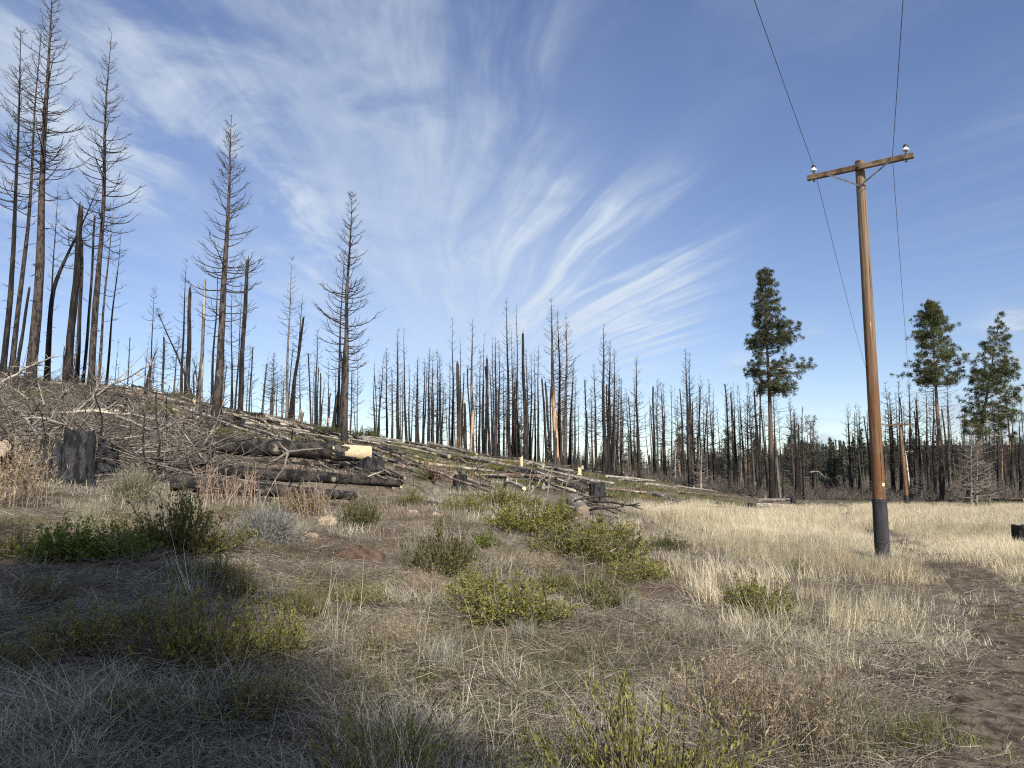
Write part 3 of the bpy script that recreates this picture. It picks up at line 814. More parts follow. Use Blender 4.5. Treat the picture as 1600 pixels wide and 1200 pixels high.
TOPS_X = [-100, 150, 250, 400, 520, 600, 700, 800, 900, 1000, 1080, 1150, 1230, 1290, 1310, 1400, 1500, 1720]
TOPS_Y = [520, 515, 525, 540, 545, 565, 575, 565, 580, 595, 600, 592, 615, 668, 655, 600, 612, 620]
for (a, b, where), n in zip(SECT, FAR_N):
    for j in range(n):
        lo, hi = (88, 150) if a >= 600 else (85, 135)
        px, Y, base = far_spot(rng, a, b, lo, hi)
        if 1281 < px < 1316: px -= 45; base = foot(px, Y)
        topy = np.interp(px, TOPS_X, TOPS_Y) + abs(rng.normal(0, 32)) - 8 + (Y - lo) * .22
        H = max(P(px, topy, Y)[2] - base[2], 4.0)
        o = link('burnt_pine', FAR[rng.integers(len(FAR))], None, base)
        s = H / 15.0
        wxy = min(max(s, .75), 1.25) * rng.uniform(.8, 1.25)
        o.scale = (wxy, wxy, s)
        o.rotation_euler = (rng.normal(0, .015), rng.normal(0, .02), rng.uniform(0, 6.28))
        sz = 0 if H > 15 else (1 if H > 10 else 2)
        part_ = ['left end', 'left middle', 'right middle', 'right end'][min(3, max(0, int((px - a) / (b - a) * 4)))]
        tag(o, SIZE_W[sz] + ' ' + where + ', ' + part_, 'burnt tree', SIZE_W[sz] + 's ' + where + ', ' + part_)


# ------------------------------------------------------------------ scatter (stuff)
def proto_collection(name, meshes):
    c = bpy.data.collections.new(name)
    for i, me in enumerate(meshes):
        c.objects.link(bpy.data.objects.new(f'{name}_{chr(97 + i)}', me))
    return c


def scatter(name, coll, pts, rot, scl, idx, tint, label, cat):
    me = bpy.data.meshes.new(name)
    n = len(pts)
    me.vertices.add(n); me.vertices.foreach_set('co', np.asarray(pts, np.float32).ravel())
    for nm, ty, arr in (('rot', 'FLOAT_VECTOR', rot), ('scl', 'FLOAT_VECTOR', scl), ('idx', 'INT', idx), ('tint', 'FLOAT', tint)):
        a = me.attributes.new(nm, ty, 'POINT')
        a.data.foreach_set('vector' if ty == 'FLOAT_VECTOR' else 'value', np.asarray(arr, np.int32 if ty == 'INT' else np.float32).ravel())
    o = link(name, me)
    ng = bpy.data.node_groups.new(name, 'GeometryNodeTree')
    ng.interface.new_socket('Geometry', in_out='INPUT', socket_type='NodeSocketGeometry')
    ng.interface.new_socket('Geometry', in_out='OUTPUT', socket_type='NodeSocketGeometry')
    gi, go = ng.nodes.new('NodeGroupInput'), ng.nodes.new('NodeGroupOutput')
    ci = ng.nodes.new('GeometryNodeCollectionInfo')
    ci.inputs['Collection'].default_value = coll
    ci.inputs['Separate Children'].default_value = True
    ci.inputs['Reset Children'].default_value = True
    ip = ng.nodes.new('GeometryNodeInstanceOnPoints')
    ip.inputs['Pick Instance'].default_value = True

    def attr(nm, ty):
        a = ng.nodes.new('GeometryNodeInputNamedAttribute'); a.data_type = ty
        a.inputs['Name'].default_value = nm
        return a.outputs['Attribute']
    L = ng.links.new
    L(gi.outputs[0], ip.inputs['Points']); L(ci.outputs[0], ip.inputs['Instance'])
    L(attr('idx', 'INT'), ip.inputs['Instance Index']); L(attr('rot', 'FLOAT_VECTOR'), ip.inputs['Rotation']); L(attr('scl', 'FLOAT_VECTOR'), ip.inputs['Scale'])
    L(ip.outputs[0], go.inputs[0])
    md = o.modifiers.new('scatter', 'NODES'); md.node_group = ng
    tag(o, label, cat, kind='stuff')
    return o


def blades(mb, rng, n, length, width, spread, bend, radius, segs=4, mat=0, fan=None, elev=None):
    """n curved tapering blades"""
    az = rng.uniform(0, 6.28, n) if fan is None else rng.normal(0, fan, n)
    L = length * rng.uniform(.45, 1.1, n)
    e0 = np.radians(90 - np.abs(rng.normal(0, spread, n)))
    if elev: e0 = np.radians(np.abs(rng.normal(elev[0], elev[1], n)))
    e1 = e0 - np.radians(rng.uniform(.2, 1.2, n) * bend)
    k = np.linspace(0, 1, segs)
    el = e0[:, None] + (e1 - e0)[:, None] * k[None] ** 1.5
    a2 = az[:, None] + rng.normal(0, .16, (n, segs)).cumsum(1)
    D = np.stack([np.cos(el) * np.cos(a2), np.cos(el) * np.sin(a2), np.sin(el)], -1)
    rr = radius * np.sqrt(rng.random(n)); ra = rng.uniform(0, 6.28, n)
    st = np.stack([rr * np.cos(ra), rr * np.sin(ra), np.full(n, -.02)], -1)
    pts = st[:, None] + np.concatenate([np.zeros((n, 1, 3)), np.cumsum((L / (segs - 1))[:, None, None] * D[:, :-1], 1)], 1)
    pts[..., 2] = np.maximum(pts[..., 2], -.02 + .03 * rng.random((n, 1)))
    side = np.stack([-np.sin(az + rng.normal(0, .5, n)), np.cos(az), np.zeros(n)], -1)[:, None, :]
    w = (width * rng.uniform(.6, 1.3, n))[:, None, None] * (1 - .8 * k[None, :, None])
    V = np.stack([pts - side * w * .5, pts + side * w * .5], 2)
    idx = np.arange(n * segs * 2).reshape(n, segs, 2)
    q = np.stack([idx[:, :-1, 0], idx[:, :-1, 1], idx[:, 1:, 1], idx[:, 1:, 0]], -1).reshape(-1, 4)
    mb.add(V, q, mat, np.repeat(rng.random(n), segs * 2))


def tuft_meshes(name, k, mat, **kw):
    out = []
    for i in range(k):
        r = np.random.default_rng(hash(name) % 1000 + i if False else 500 + i * 17 + len(name))
        mb = MB(); blades(mb, r, **kw)
        out.append(mb.mesh(name, M[mat], False))
    return out


def spread_pts(rng, n, ulo, uhi, ylo, yhi, power=1.0):
    """random ground points, denser towards the viewer"""
    r = rng.random(n) ** power
    Y = ylo * (yhi / ylo) ** r
    u = rng.uniform(ulo, uhi, n)
    X = (u - 800) / F_PX * Y
    return X, Y


def scatter_kind(name, coll, k, X, Y, rng, smin, smax, tilt, label, cat, zscale=None, sink=0.0, idx=None, flow=None):
    n = len(X)
    Z = zt(X, Y) - sink
    if zscale is None and name == 'meadow_grass': zscale = (.35 + .65 * sst(np.hypot(X - 7.1, Y - 14.3), .5, 1.6)) * (.45 + .55 * sst(trail_dist(X, Y), .5, 1.3)) * (.55 + .9 * vnoise(X, Y, 1.4, 17))
    s = rng.uniform(smin, smax, n)
    rot = np.stack([rng.normal(0, tilt, n), rng.normal(0, tilt, n), rng.uniform(0, 6.28, n)], -1)
    if flow:
        rot[:, 2] = 6.28 * 1.5 * vnoise(X, Y, flow, 70) + rng.normal(0, .45, n)
        s = s * (.55 + .8 * vnoise(X, Y, .8, 71))
    scl = np.stack([s, s, s * rng.uniform(.75, 1.25, n) * (1.0 if zscale is None else zscale)], -1)
    scatter(name, coll, np.stack([X, Y, Z], -1), rot, scl, rng.integers(0, k, n) if idx is None else idx, np.clip((vnoise(X, Y, 1.6, 12) - .5) * 1.6 + .5 + rng.normal(0, .15, n), 0, 1), label, cat)


rng = np.random.default_rng(21)
# pale standing meadow grass
C_straw = proto_collection('meadow_tuft', tuft_meshes('meadow_tuft', 6, 'straw', n=34, length=.34, width=.0075, spread=15, bend=75, radius=.16, segs=5, fan=1.2))
C_straw_far = proto_collection('meadow_far_tuft', tuft_meshes('meadow_far_tuft', 5, 'straw', n=46, length=.34, width=.014, spread=13, bend=50, radius=.42, segs=3))
X, Y = spread_pts(rng, 64000, 960, 1800, 6.5, 30)
keep = rng.random(len(X)) < np.maximum(meadow(X, Y), .025 * (X > 2.2)) * (.05 + .95 * sst(trail_dist(X, Y), .5, 1.0)) * (.12 + .88 * sst(vnoise(X, Y, 1.0, 14) * .6 + vnoise(X, Y, 3.1, 15) * .4, .34, .58))
X, Y = X[keep], Y[keep]
scatter_kind('meadow_grass', C_straw, 6, X, Y, rng, .75, 1.25, .12, 'pale straw-coloured dry grass standing in the meadow around the pole', 'grass', flow=6.0)
X, Y = spread_pts(rng, 26000, 940, 1800, 28, 74)
keep = rng.random(len(X)) < meadow(X, Y) * (.15 + .85 * sst(trail_dist(X, Y), .6, 1.4)) * (.2 + .8 * sst(vnoise(X, Y, 2.5, 14) * .6 + vnoise(X, Y, 7, 15) * .4, .36, .58))
X, Y = X[keep], Y[keep]
scatter_kind('far_meadow_grass', C_straw_far, 5, X, Y, rng, .8, 1.3, .1, 'pale dry grass in the far meadow before the burnt stand', 'grass')
# grey matted grass of the near slope
C_mat = proto_collection('matted_tuft', tuft_meshes('matted_tuft', 7, 'grey_grass', n=44, length=.25, width=.0042, spread=64, bend=45, radius=.17, segs=5, fan=1.2, elev=(24, 20)))
C_up = proto_collection('grey_tuft', tuft_meshes('grey_tuft', 5, 'grey_grass', n=40, length=.24, width=.0038, spread=40, bend=90, radius=.1, segs=6, fan=1.6, elev=(52, 20)))
bare = lambda X, Y: .03 + .97 * sst(vnoise(X, Y, .45, 31) * .6 + vnoise(X, Y, 1.5, 32) * .4, .47, .61)
X, Y = spread_pts(rng, 27000, -350, 1950, 2.6, 14, 1.05)
left_thin = lambda X, Y: np.interp(800 + F_PX * X / Y, [250, 800], [.42, 1.0])
keep = rng.random(len(X)) < (1 - meadow(X, Y)) * left_thin(X, Y) * bare(X, Y) * (.03 + .97 * sst(trail_dist(X, Y), .4, .85))
X, Y = X[keep], Y[keep]
scatter_kind('matted_grass', C_mat, 7, X, Y, rng, .6, 1.2, .2, 'grey matted dead grass covering the near slope', 'grass', flow=2.2)
X, Y = spread_pts(rng, 8000, -350, 1950, 2.8, 22, 1.0)
keep = rng.random(len(X)) < (1 - meadow(X, Y)) * left_thin(X, Y) * bare(X, Y) * .55 * sst(vnoise(X, Y, 1.8, 33), .42, .6) * sst(trail_dist(X, Y), .7, 1.2)
X, Y = X[keep], Y[keep]
scatter_kind('tufted_grass', C_up, 5, X, Y, rng, .6, 1.2, .15, 'upright grey-tan dead grass tufts on the near slope', 'grass', flow=2.2, zscale=.62)
C_slope = proto_collection('slope_tuft', tuft_meshes('slope_tuft', 5, 'grey_grass', n=36, length=.22, width=.009, spread=50, bend=70, radius=.3, segs=3))
X, Y = spread_pts(rng, 11000, -300, 1500, 12, 75, 1.0)
keep = rng.random(len(X)) < (1 - meadow(X, Y)) * (.1 + .8 * sst(vnoise(X, Y, 3.0, 34), .38, .6))
X, Y = X[keep], Y[keep]
scatter_kind('hillside_grass', C_slope, 5, X, Y, rng, .6, 1.2, .2, 'sparse dead grass between the fallen logs on the hillside', 'grass')


C_stalk = proto_collection('dry_stalk', tuft_meshes('dry_stalk', 6, 'grey_grass', n=7, length=.62, width=.0055, spread=30, bend=45, radius=.1, segs=6))
X, Y = spread_pts(rng, 420, 250, 1750, 3.4, 15, 1.0)
keep = rng.random(len(X)) < (1 - meadow(X, Y)) * sst(vnoise(X, Y, 1.4, 51), .4, .65) * sst(trail_dist(X, Y), .6, 1.0)
X, Y = X[keep], Y[keep]
scatter_kind('dry_stalks', C_stalk, 6, X, Y, rng, .6, 1.2, .2, 'thin pale dead stalks standing over the matted grass', 'dry stalks')
C_long = proto_collection('long_blades', tuft_meshes('long_blades', 5, 'grey_grass', n=24, length=.42, width=.005, spread=70, bend=25, radius=.15, segs=6, fan=.8, elev=(14, 10)))
X, Y = spread_pts(rng, 2600, -300, 1900, 3.0, 13, 1.0)
keep = rng.random(len(X)) < (1 - meadow(X, Y)) * left_thin(X, Y) ** 2 * sst(vnoise(X, Y, 1.1, 52), .45, .65) * sst(trail_dist(X, Y), .8, 1.3)
X, Y = X[keep], Y[keep]
scatter_kind('flattened_grass', C_long, 5, X, Y, rng, .7, 1.3, .12, 'long flattened pale grass blades lying over the near slope', 'grass', flow=2.2)
X, Y = spread_pts(rng, 9000, 1000, 1900, 2.8, 14, 1.0)
keep = rng.random(len(X)) < .55 * (trail_dist(X, Y) < .8)
X, Y = X[keep], Y[keep]
scatter_kind('trail_straw', C_long, 5, X, Y, rng, .35, .8, .05, 'trodden straw blades lying flat over the dirt trail', 'straw', zscale=.25, flow=3.0)
C_gr = proto_collection('green_sprout', tuft_meshes('green_sprout', 4, 'deep', n=30, length=.12, width=.006, spread=40, bend=60, radius=.16, segs=3))
X, Y = spread_pts(rng, 7000, -300, 1700, 3.0, 16, 1.0)
keep = rng.random(len(X)) < (1 - meadow(X, Y)) * sst(vnoise(X, Y, 1.3, 53), .52, .68)
X, Y = X[keep], Y[keep]
scatter_kind('green_sprouts', C_gr, 4, X, Y, rng, .7, 1.3, .12, 'low green sprouts coming up through the dead grass', 'ground cover')


def twig_mesh(rng, n, L, r, flat=True, segs=4, area=.25):
    mb = MB()
    az = rng.uniform(0, 6.28, n); l = L * rng.uniform(.3, 1.2, n)
    k = np.linspace(0, 1, segs)
    a2 = az[:, None] + rng.normal(0, .3, (n, segs)).cumsum(1)
    e = np.radians(rng.normal(4, 9, n))[:, None] + rng.normal(0, .12, (n, segs))
    D = np.stack([np.cos(e) * np.cos(a2), np.cos(e) * np.sin(a2), np.sin(e)], -1)
    st = np.stack([rng.uniform(-area, area, n), rng.uniform(-area, area, n), rng.uniform(.0, .04, n)], -1)
    p = st[:, None] + np.concatenate([np.zeros((n, 1, 3)), np.cumsum((l / (segs - 1))[:, None, None] * D[:, :-1], 1)], 1)
    R = (r * rng.uniform(.5, 1.4, n))[:, None] * (1 - .6 * k[None])
    tubes(mb, p, R, 3, rnd=rng.random(n), rng=rng)
    return mb.mesh('twigs', M['litter'], False)


C_tw = proto_collection('litter_twigs', [twig_mesh(np.random.default_rng(900 + i), 16, .2, .0018) for i in range(5)])
X, Y = spread_pts(rng, 9000, -300, 1900, 2.6, 20, 1.1)
keep = rng.random(len(X)) < (1 - meadow(X, Y)) * (.12 + .88 * sst(trail_dist(X, Y), .45, .9))
X, Y = X[keep], Y[keep]
scatter_kind('twig_litter', C_tw, 5, X, Y, rng, .7, 1.5, .08, 'fine dead twigs littering the near slope', 'litter')
C_twb = proto_collection('slope_twigs', [twig_mesh(np.random.default_rng(950 + i), 9, .8, .009, area=.9) for i in range(5)])
X, Y = spread_pts(rng, 2200, -250, 1300, 24, 78, .8)
keep = rng.random(len(X)) < (1 - meadow(X, Y)) * sst(vnoise(X, Y, 7, 41), .3, .6)
X, Y = X[keep], Y[keep]
scatter_kind('hillside_sticks', C_twb, 5, X, Y, rng, .6, 1.5, .1, 'small burnt sticks strewn over the logged hillside', 'litter')


C_hm = proto_collection('slope_mat', tuft_meshes('slope_mat', 4, 'deep', n=60, length=.2, width=.028, spread=45, bend=50, radius=.55, segs=3))
X, Y = spread_pts(rng, 9000, -150, 1150, 30, 76, .8)
keep = rng.random(len(X)) < (1 - meadow(X, Y)) * sst(vnoise(X, Y, 5.0, 61) * .7 + vnoise(X, Y, 1.7, 62) * .3, .5, .62)
X, Y = X[keep], Y[keep]
scatter_kind('hillside_ground_cover', C_hm, 4, X, Y, rng, .6, 1.3, .1, 'low dark green ground cover between the fallen logs', 'ground cover')


def chips(rng, n):
    mb = MB()
    c = np.stack([rng.uniform(-.2, .2, n), rng.uniform(-.2, .2, n), rng.uniform(0, .02, n)], -1)
    leaf_quads(mb, c, nrm(rng.normal(size=(n, 3)) * [1, 1, .35]), rng.uniform(.012, .03, n), .5, rng)
    return mb.mesh('chips', M['leaf_litter'], False)


def leaf_quads(mb, c, d, L, aspect, rng, mat=0, rnd=None, fold=.25):
    n = len(c)
    side = nrm(np.cross(d, rng.normal(size=(n, 3))))
    up = np.cross(side, d)
    L = np.broadcast_to(L, (n,))[:, None]
    w = L * aspect * .5
    v = np.stack([c, c + d * L * .45 + side * w + up * L * .05, c + d * L + up * L * fold * rng.uniform(-.5, .5, (n, 1)), c + d * L * .45 - side * w + up * L * .05], 1)
    idx = np.arange(n * 4).reshape(n, 4)
    mb.add(v, idx, mat, np.repeat(rng.random(n) if rnd is None else rnd, 4))


C_ch = proto_collection('litter_chips', [chips(np.random.default_rng(980 + i), 40) for i in range(4)])
X, Y = spread_pts(rng, 7000, -300, 1900, 2.6, 13, 1.1)
keep = rng.random(len(X)) < (1 - meadow(X, Y)) * sst(vnoise(X, Y, 1.0, 44), .4, .6)
X, Y = X[keep], Y[keep]
scatter_kind('leaf_litter', C_ch, 4, X, Y, rng, .8, 1.5, .05, 'dry fallen leaves and bark chips on the near soil', 'litter')

# ------------------------------------------------------------------ shrubs
def shrub_mesh(rng, leaf_mat_, n_stem, n_leaf, leaf_len, aspect=.42, upright=.7, mound=True):
    """shrub about one metre across and .6 high, stems and leaf sprays"""
    mb_s, mb_l = MB(), MB()
    az = rng.uniform(0, 6.28, n_stem); q = np.sqrt(rng.random(n_stem))
    lobes = .8 + .22 * np.sin(az * 2 + rng.uniform(0, 6)) + .16 * np.sin(az * 5 + rng.uniform(0, 6)) + .35 * rng.random(n_stem) ** 2
    tipr = .52 * q * lobes
    tiph = .6 * (1 - .45 * q ** 2) * rng.uniform(.4, 1.2, n_stem) * (.85 + .25 * np.sin(az * 3 + rng.uniform(0, 6)))
    S = 6; k = np.linspace(0, 1, S)
    br = .36 * q * rng.random(n_stem)
    r = br[:, None] + (tipr - br)[:, None] * k[None] ** .8
    z = tiph[:, None] * k[None] ** 1.15 - .03
    a = az[:, None] + rng.normal(0, .07, (n_stem, S)).cumsum(1)
    p = np.stack([r * np.cos(a), r * np.sin(a), z], -1)
    tubes(mb_s, p, np.full((n_stem, 1), .006) * (1 - .7 * k[None]), 3, rnd=rng.random(n_stem), rng=rng)
    si = rng.integers(0, n_stem, n_leaf)
    t = 1 - rng.random(n_leaf) ** 1.4 * .85
    f = t * (S - 1); i0 = np.minimum(f.astype(int), S - 2); fr = (f - i0)[:, None]
    c = p[si, i0] * (1 - fr) + p[si, i0 + 1] * fr
    td = nrm(p[si, i0 + 1] - p[si, i0])
    d = nrm(td * upright + np.array([0, 0, .35]) + rng.normal(size=(n_leaf, 3)) * (.75 - .35 * upright))
    leaf_quads(mb_l, c + rng.normal(0, .012, (n_leaf, 3)), d, leaf_len * rng.uniform(.6, 1.25, n_leaf), aspect, rng, rnd=np.clip(rng.random(n_leaf) * .75 + .25 * t * rng.random(n_leaf), 0, 1))
    return mb_s.mesh('stems', M['stem'], False), mb_l.mesh('foliage', M[leaf_mat_], False)


def brush_mesh(rng, mat, n, fine=True, spread=26, bend=30):
    """sage or rabbitbrush: a dense dome of fine upright stalks"""
    mb, ms = MB(), MB()
    blades(mb, rng, n, .58, .007, spread, bend, .18, 5)
    az = rng.uniform(0, 6.28, n // 3)
    m = n * 2
    c = nrm(rng.normal(size=(m, 3)) * [1, 1, .7]); c[:, 2] = np.abs(c[:, 2])
    c = c * [.42, .42, .5] * rng.uniform(.55, 1.02, (m, 1))
    leaf_quads(mb, c, nrm(c * [.5, .5, 1] + rng.normal(0, .25, (m, 3))), .075 * rng.uniform(.5, 1.2, m), .12, rng)
    k = 26; S = 5; kk = np.linspace(0, 1, S)
    a = rng.uniform(0, 6.28, k); q = rng.random(k)
    p = np.stack([(.05 + .32 * q[:, None] * kk) * np.cos(a)[:, None], (.05 + .32 * q[:, None] * kk) * np.sin(a)[:, None], .42 * kk[None] * rng.uniform(.6, 1, (k, 1)) - .03], -1)
    tubes(ms, p, np.full((k, 1), .008) * (1 - .6 * kk[None]), 3, rnd=rng.random(k), rng=rng)
    return ms.mesh('stems', M['stem'], False), mb.mesh('foliage', M[mat], False)


def weed_mesh(rng, mat, n=70):
    """clump of dry forbs: upright stalks with short side sprays and seed heads"""
    mb, ms = MB(), MB()
    S = 6; k = np.linspace(0, 1, S)
    az = rng.uniform(0, 6.28, n); L = rng.uniform(.3, .75, n)
    lean = np.radians(np.abs(rng.normal(0, 13, n)))
    ra = .42 * np.sqrt(rng.random(n)); rb = rng.uniform(0, 6.28, n)
    bx, by = ra * np.cos(rb), ra * np.sin(rb)
    bend = lean[:, None] * (1 + .8 * k[None])
    p = np.stack([bx[:, None] + np.sin(bend) * np.cos(az)[:, None] * L[:, None] * k, by[:, None] + np.sin(bend) * np.sin(az)[:, None] * L[:, None] * k, np.cos(bend) * L[:, None] * k - .02], -1)
    tubes(ms, p, np.full((n, 1), .0035) * (1 - .5 * k[None]), 3, rnd=rng.random(n), rng=rng)
    m = n * 16
    si = rng.integers(0, n, m); t = rng.uniform(.3, 1, m)
    f = t * (S - 1); i0 = np.minimum(f.astype(int), S - 2); fr = (f - i0)[:, None]
    c = p[si, i0] * (1 - fr) + p[si, i0 + 1] * fr
    d = nrm(rng.normal(size=(m, 3)) * [1, 1, .5] + [0, 0, .8])
    leaf_quads(mb, c, d, rng.uniform(.02, .075, m), .16, rng)
    leaf_quads(mb, c[::3] + d[::3] * .04, nrm(rng.normal(size=(len(c[::3]), 3))), rng.uniform(.008, .018, len(c[::3])), .8, rng)
    return ms.mesh('stalks', M[mat], False), mb.mesh('foliage', M[mat], False)


PLANT = {}
def plant_proto(kind):
    if kind in PLANT: return PLANT[kind]
    r = np.random.default_rng(len(PLANT) * 31 + 5)
    v = []
    for i in range(3):
        if kind == 'olive': v.append(shrub_mesh(r, 'olive', 190, 6000, .038))
        elif kind == 'olive_big': v.append(shrub_mesh(r, 'olive', 170, 4600, .034, .36, 1.0))
        elif kind == 'deep': v.append(shrub_mesh(r, 'deep', 190, 5600, .037))
        elif kind == 'deep_loose': v.append(shrub_mesh(r, 'olive', 140, 3200, .036, .42, .8))
        elif kind == 'green': v.append(shrub_mesh(r, 'green', 150, 4200, .048, .6, .4))
        elif kind == 'sage': v.append(brush_mesh(r, 'sage', 900))
        elif kind == 'rabbit': v.append(brush_mesh(r, 'rabbit', 700))
        elif kind == 'tuft':
            mb, ms = MB(), MB(); blades(mb, r, 420, .5, .006, 24, 60, .2, 5); blades(ms, r, 60, .2, .008, 50, 60, .2, 3)
            v.append((ms.mesh('dead_blades', M['weed'], False), mb.mesh('foliage', M['bunch'], False)))
        elif kind == 'weed': v.append(weed_mesh(r, 'weed', 110))
        elif kind == 'pink': v.append(weed_mesh(r, 'pink_weed', 80))
        elif kind == 'sprig': v.append(shrub_mesh(r, 'olive', 30, 420, .045, .4, 1.0))
    PLANT[kind] = v
    return v


